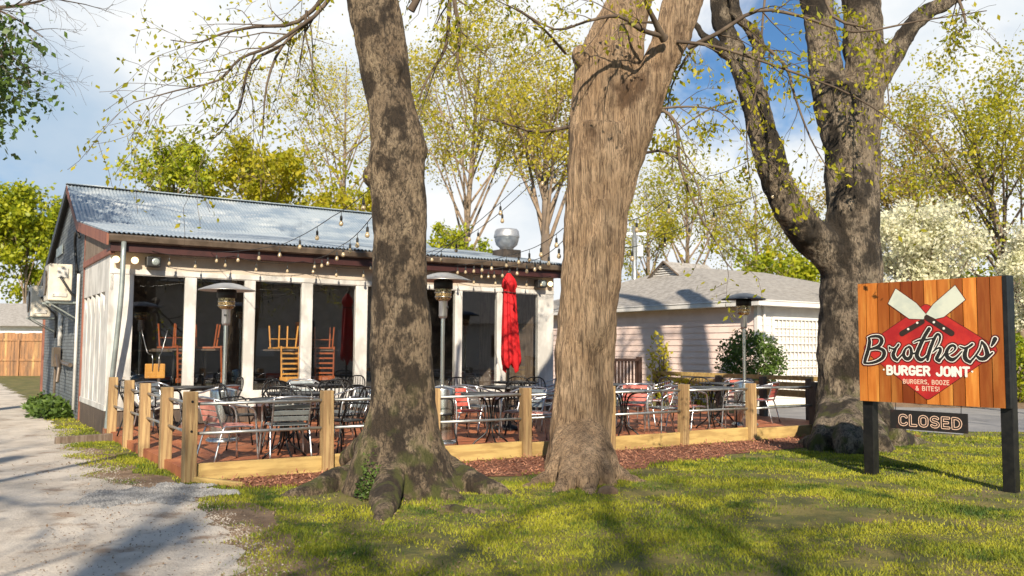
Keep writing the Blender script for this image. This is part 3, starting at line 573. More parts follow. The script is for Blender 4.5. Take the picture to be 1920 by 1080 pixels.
# ------------------------------------------------------------------ background trees
def bgtree(name, label, base, h, cr, cb, leafmat, nl, ls, dens=1.0, limbs=12, lean=(0, 0), tr=.2, twig='twigpale', group='trees beyond the buildings', clump=.5, top_r=.5, bare=0.25, cat='tree'):
    root = thing(name, label, cat, base, 0, group)
    tb = MB(); L = np.array([lean[0], lean[1], 0.0])
    pts = [np.array([0, 0, -.1]), np.array([0, 0, h * .15]) + L * .1, np.array([0, 0, h * .45]) + L * .4, np.array([0, 0, h * .9]) + L * .95]
    tb.tube(pts, [tr * 1.3, tr, tr * .7, tr * .15], 9, spline=3); tb.build('trunk', M['barkbg'], root, smooth=True)
    tw = MB(); tips = []; C = L * .7 + np.array([0, 0, (h + cb) / 2]); hz = (h - cb) / 2; ends = []
    for i in range(limbs):
        f = .0 + (i + .5) / limbs; z0 = cb * .75 + (h * .85 - cb * .75) * f * .85; st = np.array([0, 0, z0]) + L * (z0 / h)
        a = i * 2.4 + rng.uniform(-.4, .4); el = rng.uniform(-.25, .6) + f * .7
        d = np.array([math.cos(a) * math.cos(el), math.sin(a) * math.cos(el), math.sin(el)])
        e = C + d * np.array([cr, cr, hz]) * rng.uniform(.75, 1.08); mid = (st + e) / 2 + np.array([0, 0, .06 * h]) * rng.uniform(-.5, 1)
        rb = tr * .42 * (1 - .5 * f); q = [st, (st + mid) / 2, mid, (mid + e) / 2 + rng.normal(0, .03 * cr, 3), e]
        tw.tube(q, [rb, rb * .75, rb * .55, rb * .35, rb * .12], 5, caps=False)
        for k in range(5):
            t = rng.uniform(.3, 1); qq = np.array(q); j = min(int(t * 4), 3); s0 = qq[j] + (qq[j + 1] - qq[j]) * (t * 4 - j)
            grow(tw, tips, s0, nrm(e - st) + rng.normal(0, .7, 3), cr * rng.uniform(.35, .7), rb * .35, 1, 2, .15, 4, 4, .9, .6, 3)
        ends.append(e)
    tw.build('branches', M[twig], root)
    lf = MB(); allp = np.vstack([p for p, l in tips]) if tips else np.zeros((1, 3))
    k = int(nl * (1 - bare)); idx = rng.integers(0, len(allp), k); cj = cr * .06
    P = allp[idx] + rng.normal(0, cj, (k, 3))
    nc = max(6, int(26 * clump * 2)); cc = allp[rng.integers(0, len(allp), nc)]; k2 = nl - k
    P2 = cc[rng.integers(0, nc, k2)] + rng.normal(0, cr * .11, (k2, 3))
    leafcloud(lf, np.vstack([P, P2]), ls, .3, .7); lf.build('crown', M[leafmat], root, attr=True)
    return root
def bt(name, label, px, dep, ytop, ybot, wpx, leafmat, nl, ls, **kw):
    c = Dp(px, 600, dep); base = (c.x, dep, 0); zt = Dp(px, ytop, dep).z; zb = Dp(px, ybot, dep).z
    return bgtree(name, label, base, zt, wpx / 2 / FPX * dep, max(zb, .6), leafmat, nl, ls, **kw)
bt('broadleaf_tree', 'yellow green tree at the left edge above the board fence', 45, 82, 352, 575, 150, 'leafG', 12000, .42, limbs=16, bare=.6)
bt('broadleaf_tree', 'yellow green tree half outside the left edge', -80, 80, 330, 580, 180, 'leafG', 9000, .42, limbs=16, bare=.5)
bt('broadleaf_tree', 'round green tree above the left part of the metal roof', 318, 46, 250, 470, 150, 'leafG', 9000, .22, limbs=16, bare=.6)
bt('broadleaf_tree', 'broad yellow tree above the middle of the metal roof', 485, 46, 282, 470, 205, 'leafY', 9000, .24, limbs=18, bare=.6)
bt('broadleaf_tree', 'low yellow green tree just left of the mottled trunk above the roof', 640, 42, 345, 480, 150, 'leafY', 5000, .2, limbs=14, bare=.5)
bt('sparse_tree', 'tall sparse tree with pinkish twigs behind the mottled trunk', 640, 50, 60, 420, 300, 'leafO', 10500, .13, limbs=20, bare=.2, tr=.18)
bt('sparse_tree', 'tall thin-leaved golden tree above the restaurant roof', 860, 42, 10, 430, 330, 'leafO', 20000, .13, limbs=24, bare=.3, tr=.19, lean=(1, 0))
bt('sparse_tree', 'golden tree with a bare pale trunk rising behind the roof vent', 1022, 34, 90, 400, 220, 'leafO', 11000, .12, limbs=20, bare=.2, tr=.24)
bt('leafy_shrub_tree', 'bushy green treetop showing over the roof beside the roof vent', 850, 36, 425, 540, 110, 'leafG', 3500, .16, limbs=10, bare=.5)
bt('sparse_tree', 'tall bare tree with few leaves above the grey shingle roof', 1290, 52, 300, 560, 240, 'leafY', 7500, .14, limbs=16, bare=.2, tr=.22)
bt('sparse_tree', 'nearly bare tree left of the white chimney', 1215, 44, 360, 580, 130, 'leafY', 4500, .12, limbs=12, bare=.2, tr=.16)
bt('sparse_tree', 'nearly bare tree above the right end of the shingle roof', 1420, 56, 330, 560, 200, 'leafY', 6000, .15, limbs=16, bare=.2, tr=.22)
bt('broadleaf_tree', 'low green tree showing over the right slope of the shingle roof', 1465, 46, 470, 620, 150, 'leafG', 5000, .22, limbs=12, bare=.5)
bt('sparse_tree', 'brown gold tree high behind the right large tree', 1720, 46, 215, 560, 290, 'leafB', 16000, .15, limbs=20, bare=.3, tr=.25)
bt('dogwood_tree', 'dogwood in full white bloom above the shop sign', 1728, 25, 388, 640, 190, 'petal', 20000, .11, limbs=26, bare=.55, tr=.09, group='white dogwoods in bloom', twig='twig')
bt('dogwood_tree', 'dogwood with white bloom at the right edge behind the sign post', 1950, 21, 440, 790, 130, 'petal', 10000, .09, limbs=20, bare=.5, tr=.07, group='white dogwoods in bloom', twig='twig')
bt('broadleaf_tree', 'green leafy tree leaning in from the right edge of the photo', 1935, 29, 120, 560, 370, 'leafY', 14000, .11, limbs=24, bare=.3, lean=(-2.2, 0), tr=.17, twig='twig')
bt('broadleaf_tree', 'green tree low behind the right sign post', 1900, 33, 470, 700, 190, 'leafG', 5000, .18, limbs=12, bare=.5)
# far wood line that closes the horizon
def woodline():
    b = MB()
    P = []
    for i in range(150):
        x = -85 + i * 1.3 + rng.uniform(-1, 1); y = 78 + rng.uniform(-5, 8); h = rng.uniform(2.0, 4.2) + (1.2 if x > -20 else 0); k = 140
        d = rng.normal(0, 1, (k, 3)); d /= np.linalg.norm(d, axis=1)[:, None]; P.append(np.array([x, y, h * .5]) + d * np.array([1.8, 1.8, h * .55]) * rng.uniform(.5, 1, (k, 1)))
    leafcloud(b, np.vstack(P), .7, 0, .8); o = b.build('distant_woods', M['leafG'], attr=True); tag(o, 'low line of distant green woods along the horizon', None, None, 'stuff')
woodline()
# leaning branches of a tree at the far left, mostly outside the frame
lt_ = thing('broadleaf_tree', 'close tree reaching in from the upper left corner with bare twigs', 'tree', (Dp(-330, 600, 15).x, 15, 0), 0, 'trees beyond the buildings')
o_ = np.array(lt_.location); b_ = MB(); b_.tube([(0, 0, -.1), (0, 0, 3), (.2, 0, 7), (.4, 0, 11)], [.3, .24, .18, .06], 10, spline=3); b_.build('trunk', M['barkbg'], lt_, smooth=True)
tw_ = MB(); tp_ = []
for pts, r in (([(-330, 200), (-150, 60), (-40, 20), (40, 10), (120, -10)], .08), ([(-330, 260), (-180, 160), (-90, 120), (-20, 110), (30, 100)], .07), ([(-330, 100), (-200, -20), (-80, -10), (20, 30), (80, 70)], .05), ([(-300, 300), (-200, 230), (-110, 170), (-40, 165), (10, 170)], .05)):
    q = [np.array(Dp(x, y, 15)) - o_ for x, y in pts]; tw_.tube(q, [r, r * .7, r * .5, r * .35, r * .15], 5, spline=3, caps=False)
    for c in range(8):
        t = .4 + .6 * c / 8; i = min(int(t * 4), 3); s0 = q[i] + (q[i + 1] - q[i]) * (t * 4 - i); grow(tw_, tp_, s0, nrm(q[4] - q[2]) + rng.normal(0, .5, 3), .9 * rng.uniform(.6, 1.3), r * .2, 1, 3, .3, 3, 4, .8, .65, 3)
tw_.build('branches', M['twig'], lt_)
lf_ = MB(); P_ = np.vstack([np.array(Dp(x, y, 15)) - o_ + rng.normal(0, 1, (k, 3)) * np.array([.38, .4, .3]) for x, y, k in ((-40, 90, 700), (-10, 60, 250), (-20, 160, 600), (0, 175, 250), (-50, 230, 300), (-130, 100, 900), (-160, 220, 900), (-250, 100, 900))])
leafcloud(lf_, P_, .13, .4, .6); lf_.build('leaves', M['leafD'], lt_, attr=True)
# street trees behind the camera: they dapple the lawn, the roof and the wall
for i, (x, y, h, cr) in enumerate(((-6.0, -3.2, 14, 4.0), (1.6, -11.0, 15, 4.4), (11.5, -3.5, 14, 4.0), (-12, -6, 15, 4.5), (-1.8, -13, 19, 5), (-8, -14, 20, 5))):
    root = thing('street_tree', ['near left', 'near middle', 'near right', 'outer left', 'tall middle', 'tall left'][i] + ' street tree behind the viewpoint', 'tree', (x, y, 0), 0, 'trees behind the viewpoint')
    tb = MB(); tb.tube([(0, 0, -.1), (.1, 0, 2), (-.1, .1, 4.5), (.1, 0, h * .6)], [.38, .3, .26, .16], 12, spline=3); tb.build('trunk', M['barkbg'], root, smooth=True)
    tw = MB(); tips = []
    for k in range(9 if i else 5):
        a = k * 2.4 + i; el = .2 + .12 * k; z0 = 3.4 + k * (h * .62 - 3.4) / 9
        grow(tw, tips, np.array([0, 0, z0]), np.array([math.cos(a) * math.cos(el), math.sin(a) * math.cos(el), math.sin(el)]), cr * 1.15, .15 - .009 * k, 0, 3, -.03, 5 if i else 3, 6, .8, .6)
    tw.build('branches', M['twig'], root); lf = MB(); leaves_at_tips(lf, tips, 1.6, .11, .12, .6, .6); lf.build('crown', M['leafY'], root, attr=True)

# ------------------------------------------------------------------ restaurant building
B = thing('restaurant', 'white and grey restaurant with corrugated metal roof and tall dark windows', 'building', P0, ROT)
def part(name, mb, mat, parent=None, **k): return mb.build(name, M[mat] if isinstance(mat, str) else mat, parent or B, **k)
FT = 6.1
M['slate'] = None
def slate_mat():
    m = bpy.data.materials.new('grey_painted_brick'); m.use_nodes = True; nt = m.node_tree; L = nt.links; b = nt.nodes['Principled BSDF']
    t = nt.nodes.new('ShaderNodeTexCoord'); sp = nt.nodes.new('ShaderNodeSeparateXYZ'); cb = nt.nodes.new('ShaderNodeCombineXYZ'); L.new(t.outputs['Object'], sp.inputs[0])
    ad = nt.nodes.new('ShaderNodeMath'); ad.operation = 'ADD'; L.new(sp.outputs[0], ad.inputs[0]); L.new(sp.outputs[1], ad.inputs[1]); L.new(ad.outputs[0], cb.inputs[0]); L.new(sp.outputs[2], cb.inputs[1])
    br = nt.nodes.new('ShaderNodeTexBrick'); br.inputs['Scale'].default_value = 1; br.inputs['Brick Width'].default_value = .22; br.inputs['Row Height'].default_value = .075; br.inputs['Mortar Size'].default_value = .008
    br.inputs[1].default_value = (.17, .19, .20, 1); br.inputs[2].default_value = (.12, .135, .145, 1); br.inputs[3].default_value = (.07, .075, .08, 1); L.new(cb.outputs[0], br.inputs[0])
    L.new(br.outputs[0], b.inputs['Base Color']); b.inputs['Roughness'].default_value = .75
    bp = nt.nodes.new('ShaderNodeBump'); bp.inputs['Distance'].default_value = .006; bp.invert = True; L.new(br.outputs['Fac'], bp.inputs['Height']); L.new(bp.outputs[0], b.inputs['Normal']); return m
M['slate'] = slate_mat()
# windows
wins = [(.37, 1.26), (1.43, 2.33), (2.50, 3.43), (3.62, 4.55), (4.77, 5.68), (5.88, 6.83), (6.97, 7.89), (8.09, 8.99)]
WZ0, WZ1 = .69, 2.76
for i, (a, b_) in enumerate(wins):
    fr = MB(); w = .016
    fr.bb(a, a + w, FT + .005, FT + .05, WZ0, WZ1).bb(b_ - w, b_, FT + .005, FT + .05, WZ0, WZ1).bb(a + w, b_ - w, FT + .005, FT + .05, WZ1 - w, WZ1).bb(a + w, b_ - w, FT + .005, FT + .05, WZ0, WZ0 + w)
    f = part('window', fr, 'white', bevel=.003); MB().bb(a + w, b_ - w, FT + .018, FT + .024, WZ0 + w, WZ1 - w).build('pane', M['glass'], f)
ed = [0] + [x for w_ in wins for x in w_] + [9.4]
for i in range(0, len(ed), 2):
    a, b_ = ed[i], ed[i + 1]; part('mullion' if 0 < i < len(ed) - 2 else 'corner_post', MB().bb(a, b_, FT, FT + .14, WZ0, WZ1), 'white', bevel=.005)
part('sill_wall', MB().bb(0, 9.4, FT - .015, FT + .14, .40, WZ0), 'white', bevel=.006)
part('base_boards', MB().bb(.005, 9.39, FT + .02, FT + .14, 0, .40), 'darkwood')
part('header', MB().bb(0, 9.4, FT + .004, FT + .14, WZ1 + .09, 3.14), 'beige')
part('header_trim', MB().bb(0, 9.4, FT - .014, FT + .14, WZ1, WZ1 + .09), 'white', bevel=.004)
# roof geometry: eave t=5.72 z=3.42, kink t=9.95 z=4.13, ridge t=12.05 z=5.22, back eave t=17.7 z=3.1
RE, RK, RR, RB = (5.70, 3.43), (9.95, 4.13), (12.1, 5.22), (17.6, 3.2)
part('fascia', MB().bb(-.06, 9.46, 5.80, 5.83, 3.12, 3.40), 'oxblood')
part('soffit', MB().bb(-.06, 9.46, 5.83, FT + .1, 3.142, 3.17), 'oxblood')
gp = [(5.80, 3.40), (5.68, 3.40), (5.66, 3.37), (5.68, 3.29), (5.72, 3.27), (5.80, 3.27)]
part('gutter', MB().prism(gp, 'x', -.1, 9.5), 'gutter')
def corr(name, s0, s1, prof, thick=.004, wl=.076, amp=.011, npt=8):
    n = int((s1 - s0) / wl * npt); S_ = np.linspace(s0, s1, n + 1); dz = amp * np.sin((S_ - s0) / wl * 2 * math.pi); b = MB()
    rows = []
    for (t, z) in prof: rows.append(np.stack([S_, np.full(n + 1, t), z + dz], 1))
    v = np.vstack(rows); m = len(prof); k = n + 1
    f = [];  i = np.arange(m - 1)[:, None] * k; j = np.arange(n)[None, :]
    b.add(v, np.stack([i + j, i + j + 1, i + j + 1 + k, i + j + k], -1).reshape(-1, 4))
    v2 = v.copy(); v2[:, 2] -= .02; b.add(v2, np.stack([i + j, i + j + k, i + j + 1 + k, i + j + 1], -1).reshape(-1, 4))
    return b
lin = lambda a, b_, n: [(a[0] + (b_[0] - a[0]) * i / n, a[1] + (b_[1] - a[1]) * i / n) for i in range(n + 1)]
rf = part('roof', corr('roof', -.12, 8.25, lin((RE[0] - .03, RE[1]), RK, 4) + lin(RK, RR, 3)[1:]), 'roof', smooth=True)
part('roof', corr('roof', 8.25, 9.5, lin((RE[0] - .03, RE[1]), RK, 4)), 'roof', smooth=True)
MB().bb(-.14, 8.27, RR[0] - .12, RR[0] + .12, RR[1] + .012, RR[1] + .03).build('ridge_cap', M['roof'], rf)
part('back_roof', MB().prism([(RR[0], RR[1] + .01), (RB[0], RB[1]), (RB[0], RB[1] - .05), (RR[0], RR[1] - .08)], 'x', -.12, 8.25), 'blackpl')
# rake boards on the left gable and side
def rake(a, b_, s0, s1, h): return MB().prism([(a[0], a[1] - .02), (b_[0], b_[1] - .02), (b_[0], b_[1] - .02 - h), (a[0], a[1] - .02 - h)], 'x', s0, s1)
part('rake_board', rake((RE[0] + .02, RE[1]), RK, -.13, -.10, .20), 'rust')
part('rake_board', rake(RK, RR, -.13, -.10, .17), 'rust')
part('rake_board', rake(RR, RB, -.14, -.10, .22), 'blackpl')
part('rake_board', rake((RE[0] + .02, RE[1]), RK, 9.47, 9.5, .2), 'rust')
# left side wall of the front room
part('gable_siding', MB().prism([(5.86, 3.20), (9.28, 3.20), (9.28, 4.0), (5.86, 3.42)], 'x', -.02, .06), 'oldwood')
part('band_board', MB().bb(-.05, .03, 5.86, 9.28, 3.08, 3.20), 'rust', bevel=.004)
part('side_header', MB().bb(-.01, .06, FT, 9.28, 2.47, 3.08), 'white')
sp_ = [6.1, 6.42, 6.9, 7.05, 7.5, 7.65, 8.1, 8.25, 8.7, 8.85, 9.28]
for i in range(5):
    t0 = 6.42 + i * .572; a, b_ = t0, t0 + .572
    p_ = MB().bb(.045, .06, a + .10, b_, .5, 2.47); f = part('side_panel', p_, 'white')
    MB().prism([(a + .1, .5), (b_, .5), (b_, 2.47), (a + .18, 2.1)], 'x', .0, .045).build('shutter_board', M['white'], f)
part('side_posts', MB().bb(-.012, .07, FT, 6.42, .5, 2.47), 'white', bevel=.004)
for i in range(5): part('side_stud', MB().bb(-.01, .05, 6.42 + i * .572, 6.52 + i * .572, .5, 2.47), 'white', bevel=.003)
part('side_rail', MB().bb(-.02, .06, FT, 9.28, .40, .5), 'white', bevel=.004)
bbd = MB()
for i in range(13): bbd.bb(-.005, .05, FT + .02 + i * .243, FT + .02 + i * .243 + .236, 0, .40)
part('side_base_boards', bbd, 'darkwood')
# main house behind
part('side_wall', MB().prism([(9.32, 0), (17.3, 0), (17.3, 3.15), (12.1, 5.1), (10.1, 4.05), (9.32, 3.9)], 'x', .0, .12), 'slate')
part('corner_board', MB().bb(-.03, .05, 9.28, 9.36, 0, 3.9), 'rust'); part('corner_board', MB().bb(-.05, .06, 17.2, 17.36, 0, 3.12), 'rust')
part('far_wall', MB().bb(.0, 8.2, 17.3, 17.42, 0, 3.1), 'slate')
part('right_wall', MB().prism([(9.4, 0), (17.3, 0), (17.3, 3.1), (12.1, 5.05), (9.95, 4.0), (9.4, 3.85)], 'x', 8.08, 8.2), 'slate')
part('right_side_wall', MB().prism([(FT + .14, 0), (9.4, 0), (9.4, 3.95), (FT + .14, 3.42)], 'x', 9.33, 9.4), 'oldwood')
part('right_back_wall', MB().bb(8.2, 9.4, 9.4, 9.5, 0, 3.9), 'oldwood')
# interior
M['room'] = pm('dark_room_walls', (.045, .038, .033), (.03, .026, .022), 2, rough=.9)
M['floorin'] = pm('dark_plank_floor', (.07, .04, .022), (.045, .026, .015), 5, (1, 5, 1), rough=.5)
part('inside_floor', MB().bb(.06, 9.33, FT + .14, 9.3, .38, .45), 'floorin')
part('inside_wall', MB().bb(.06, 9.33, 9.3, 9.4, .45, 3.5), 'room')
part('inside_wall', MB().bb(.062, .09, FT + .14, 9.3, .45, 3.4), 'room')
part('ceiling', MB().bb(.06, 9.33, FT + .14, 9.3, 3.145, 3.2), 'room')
# downpipe
dpz = MB(); dpz.tube([(.14, 5.72, 3.28), (.12, 5.72, 2.2), (.02, 5.98, .15), (.02, 5.8, .05)], .042, 12, spline=4)
part('downspout', dpz, 'pipe', smooth=True)
# conduit, meter and pipes on the side wall
cd = MB().tube([(-.08, 9.75, 3.75), (-.12, 9.9, 3.9), (-.10, 10.3, 3.82), (-.07, 10.45, 3.5), (-.06, 10.1, 3.0)], .03, 8, spline=5); part('service_cable', cd, 'blackpl', smooth=True)
part('conduit', MB().tube([(-.06, 9.8, 3.0), (-.06, 9.8, .2)], .032, 8), 'white', smooth=True)
part('conduit', MB().tube([(-.05, 12.9, 2.3), (-.05, 12.9, 1.5)], .05, 8), 'white', smooth=True)
mt_ = MB().box((-.12, 12.9, 1.25), (.14, .5, .45)).tube([(-.06, 12.4, 1.15), (-.09, 11.4, 1.12), (-.06, 10.6, 1.1)], .045, 8).tube([(-.12, 12.9, 1.1), (-.12, 12.95, .3)], .03, 8).tube([(-.16, 12.2, 1.3), (-.16, 11.7, 1.0), (-.2, 11.6, .7)], .04, 8)
part('gas_meter', mt_, 'gutter')
part('notice_panel', MB().box((-.03, 14.0, 3.85), (.02, 1.3, .22)), 'pipe')
# rooftop fan
M['vent'] = pm('dull_spun_aluminium', (.55, .55, .55), (.42, .42, .43), 6, rough=.5, metal=.6)
V_ = thing('roof_vent', 'silver mushroom exhaust fan standing on the restaurant roof', 'roof vent', W(9.0, 7.5, 3.74), ROT)
MB().box((0, 0, .05), (.5, .5, .2)).build('curb', M['gutter'], V_)
MB().lathe([(.16, .15), (.17, .2), (.26, .28), (.295, .40), (.295, .46)], 28).build('bowl', M['vent'], V_, smooth=True)
MB().lathe([(.31, .455), (.315, .48), (.31, .5), (.29, .62), (.25, .66), (0.001, .67)], 28).build('cap', M['vent'], V_, smooth=True)
# hanging AC units
M['acwhite'] = pm('dirty_white_metal', (.62, .57, .48), (.5, .45, .37), 3, rough=.5)
def ac(t, z, label):
    a = thing('air_conditioner', label, 'air conditioner', W(-.38, t, z), ROT, 'wall mounted air conditioners')
    MB().box((0, 0, .40), (.44, .9, .76)).build('casing', M['acwhite'], a, bevel=.02)
    MB().lathe([(.0, 0), (.26, 0), (.27, .02), (.26, .03), (.001, .03)], 24).build('fan_grille', M['gutter'], a).matrix_local = Matrix.Translation((-.225, .05, .40)) @ Matrix.Rotation(-math.pi / 2, 4, 'Y')
    MB().box((.04, -.46, .60), (.2, .03, .2)).build('service_cover', M['white'], a, bevel=.006); MB().box((0, -.46, .14), (.26, .02, .08)).build('service_cover', M['white'], a, bevel=.006)
    bk = MB()
    for y in (-.35, .35): bk.box((.06, y, -.01), (.62, .04, .04)).tube([(-.2, y, -.02), (.36, y, -.36)], .015, 6)
    bk.build('bracket', M['pipe'], a)
    MB().tube([(.0, -.47, .5), (.06, -.5, .40), (.2, -.5, .18), (.33, -.47, .02), (.34, -.4, -.5)], .025, 7, spline=4).build('hose', M['blackpl'], a, smooth=True)
    MB().tube([(0, .43, .1), (-.05, .55, .3), (-.02, .53, .6), (.2, .46, .66)], .03, 7, spline=4).build('duct', M['white'], a, smooth=True)
ac(10.4, 2.42, 'larger looking of two white air conditioners on the side wall, nearer the front')
ac(14.5, 2.2, 'second white air conditioner, farther back on the side wall')
# speakers and corner lamps under the eave
def speaker(s, label):
    a = thing('speaker', label, 'speaker', W(s, FT - .14, 2.98), ROT, 'black speakers under the eave')
    MB().box((0, 0, 0), (.24, .18, .18)).build('cabinet', M['blackpl'], a, bevel=.02)
    o = MB().lathe([(.065, 0), (.06, .012), (.03, .004), (.001, .01)], 20).build('cone', M['pipe'], a, smooth=True); o.matrix_local = Matrix.Translation((.03, -.092, 0)) @ Matrix.Rotation(math.pi / 2, 4, 'X')
    MB().box((0, .12, 0), (.05, .1, .05)).build('bracket', M['blackpl'], a)
speaker(.66, 'black speaker under the eave at the left end of the facade'); speaker(8.93, 'black speaker under the eave at the right end of the facade')
def lamp(s, label):
    a = thing('flood_lamp', label, 'lamp', W(s, FT - .04, 2.99), ROT, 'lit bulbs under the eave')
    MB().tube([(0, .05, 0), (0, -.04, .0)], .03, 10).build('socket', M['white'], a, smooth=True)
    o = MB().lathe([(.03, 0), (.055, .05), (.062, .08), (.045, .1), (.001, .105)], 16).build('bulb', M['litbulb'], a, smooth=True); o.matrix_local = Matrix.Translation((0, -.04, 0)) @ Matrix.Rotation(math.pi / 2, 4, 'X')
lamp(.06, 'lit round lamp left of the downspout'); lamp(.36, 'lit round lamp between downspout and left speaker'); lamp(9.2, 'lit round lamp at the right corner of the facade')

# ------------------------------------------------------------------ deck and fences
D_ = MB(); D_.prism([(-.02, .06), (12.34, .06), (12.34, FT + .02), (-.02, FT + .02)], 'z', 0.0, .12)
dk = D_.build('deck', M['deck']); dk.location = P0; dk.rotation_euler.z = ROT; dk['kind'] = 'structure'; dk['label'] = 'terracotta coloured dining deck'
FE = thing('post_and_rail_fence', 'low fence of square yellow pine posts with two metal rails around the deck', 'fence', P0, ROT)
front = [0, 1.62, 3.08, 4.54, 6.05, 7.55, 9.12, 10.75, 12.3]
def post(s, t, mat, h, name='post'):
    b = MB().box((0, 0, h / 2 - .08), (.135, .135, h + .16)).build(name, M[mat], FE, bevel=.008)
    b.location = (s, t, 0); b.rotation_euler = (rng.normal(0, .012), rng.normal(0, .012), rng.normal(0, .05)); return b
hs = [1.0, .98, .98, .96, .96, .96, .95, .95, .95]
for i, s in enumerate(front): post(s, 0, 'greypost' if i >= 7 else 'post', hs[i])
for z in (.86, .53):
    b = MB().lathe([(.001, 0), (.014, 0), (.014, .004), (.001, .006)], 10).build('bolt', M['black'], FE); b.location = (0, -.069, z + .03); b.rotation_euler.x = math.pi / 2
side = [1.02, 2.22, 3.35, 4.55, 5.5]
sd_t = [1.25, 2.6, 3.85, 5.35]
for t in sd_t: post(0, t, 'post', 1.0)
def rl(pts, mat='rail', r=.019): return MB().tube(pts, r, 8).build('rail', M[mat], FE, smooth=True)
for z in (.86, .53):
    for i in range(8): rl([(front[i], .02, z + rng.normal(0, .004)), (front[i + 1], .02, z + rng.normal(0, .004))])
    tt = [0] + sd_t
    for i in range(4): rl([(.02, tt[i], z), (.02, tt[i + 1], z)])
cur = 0.09
for i in range(8):
    a, b_ = front[i] + (.075 if i == 0 else .0), front[i + 1]
    MB().bb(a + .002 if i == 0 else a + .003, b_ - .003, .0 + .012 * (i % 2), .055, -.03, .19 + .012 * (i % 3)).build('edge_beam', M['beam'], FE, bevel=.004)
# right-hand board fence
for t in (1.3, 2.5, 3.75): post(12.3, t, 'greypost', .95)
for z0, z1 in ((.90, .99), (.72, .86), (.56, .70)): MB().bb(12.32, 12.36, .1, 6.0, z0, z1).build('board', M['beam'], FE, bevel=.004)
MB().bb(12.26, 12.34, .07, 6.0, -.02, .05).build('edge_beam', M['greypost'], FE)
# small timber kerb on the ground at the left
k = MB().box((0, 0, .05), (.9, .09, .12)).build('timber_kerb', M['oldwood'], bevel=.01); k.location = W(-.42, 5.0, 0); k.rotation_euler.z = ROT + .25; tag(k, 'short weathered timber lying in the grass by the side fence', 'timber')
k = MB().box((0, 0, .02), (.75, .07, .07)).build('timber_kerb', M['beam'], bevel=.008); k.location = W(.22, -.36, 0); k.rotation_euler.z = ROT + R(-65); tag(k, 'short yellow timber edging beside the corner post and gravel', 'timber')
# ramp balustrade right of the building
M['rampwood'] = pm('near_black_stained_wood', (.05, .024, .016), (.03, .015, .01), 4, rough=.6)
BL_ = thing('balustrade', 'dark brown wooden balustrade at the right end of the building', 'railing', P0, ROT)
MB().bb(9.5, 11.0, 4.9, 4.98, 1.24, 1.31).build('handrail', M['rampwood'], BL_, bevel=.005); MB().bb(9.5, 11.0, 4.92, 4.96, .55, .60).build('bottom_rail', M['rampwood'], BL_)
for i in range(14): MB().bb(9.55 + i * .1, 9.585 + i * .1, 4.92, 4.95, .6, 1.24).build('baluster', M['rampwood'], BL_)
for s in (9.5, 10.97): MB().bb(s - .05, s + .05, 4.89, 4.99, .12, 1.34).build('newel_post', M['rampwood'], BL_, bevel=.005)
MB().bb(9.42, 11.0, 4.95, 6.1, .42, .5).build('landing', M['rampwood'], BL_)

M['shingle'] = pm('grey_roof_shingles', (.36, .335, .31), (.25, .23, .21), 6, (1, 1, 3), .9, bump=.01, bscale=22)
M['pink'] = pm('pale_pink_siding', (.88, .69, .62), (.82, .63, .56), 2, rough=.7)
M['housewhite'] = pm('white_house_trim', (.74, .71, .67), (.66, .63, .6), 2, rough=.6)
# house across the street behind the viewpoint: the windows mirror it
M['brownwall'] = pm('grey_brown_stucco', (.62, .54, .46), (.54, .47, .40), 2, rough=.9)
AC = thing('house', 'long grey brown house across the street behind the viewpoint', 'house', (20, -9, 0), R(49))
MB().bb(-15, 15, -9, 0, 0, 5.2).build('wall', M['brownwall'], AC)
MB().prism([(-9.6, 5.15), (.6, 5.15), (-4.5, 8)], 'x', -15.6, 15.6).build('roof', M['shingle'], AC)
for x in (-11, -7, -2, 3, 8): MB().bb(x, x + 1.4, -.0, .05, 1.0, 2.6).build('window', M['housewhite'], AC)

PH = thing('house', 'pale house on the far side of the car park to the right', 'house', (40, -1, 0), R(66))
MB().bb(-13, 13, -8, 0, 0, 3.4).build('wall', M['housewhite'], PH)
MB().prism([(-8.6, 3.35), (.6, 3.35), (-4, 6.2)], 'x', -13.6, 13.6).build('roof', M['shingle'], PH)
for x in (-9, -4, 1, 6): MB().bb(x, x + 1.8, 0, .05, .9, 2.5).build('window', M['room'], PH)
sheet('car_park', M['asphalt'], [(9, -13), (44, -13), (44, 13), (14, 13), (11, 4)], .008, label='pale car park to the right of the viewpoint')

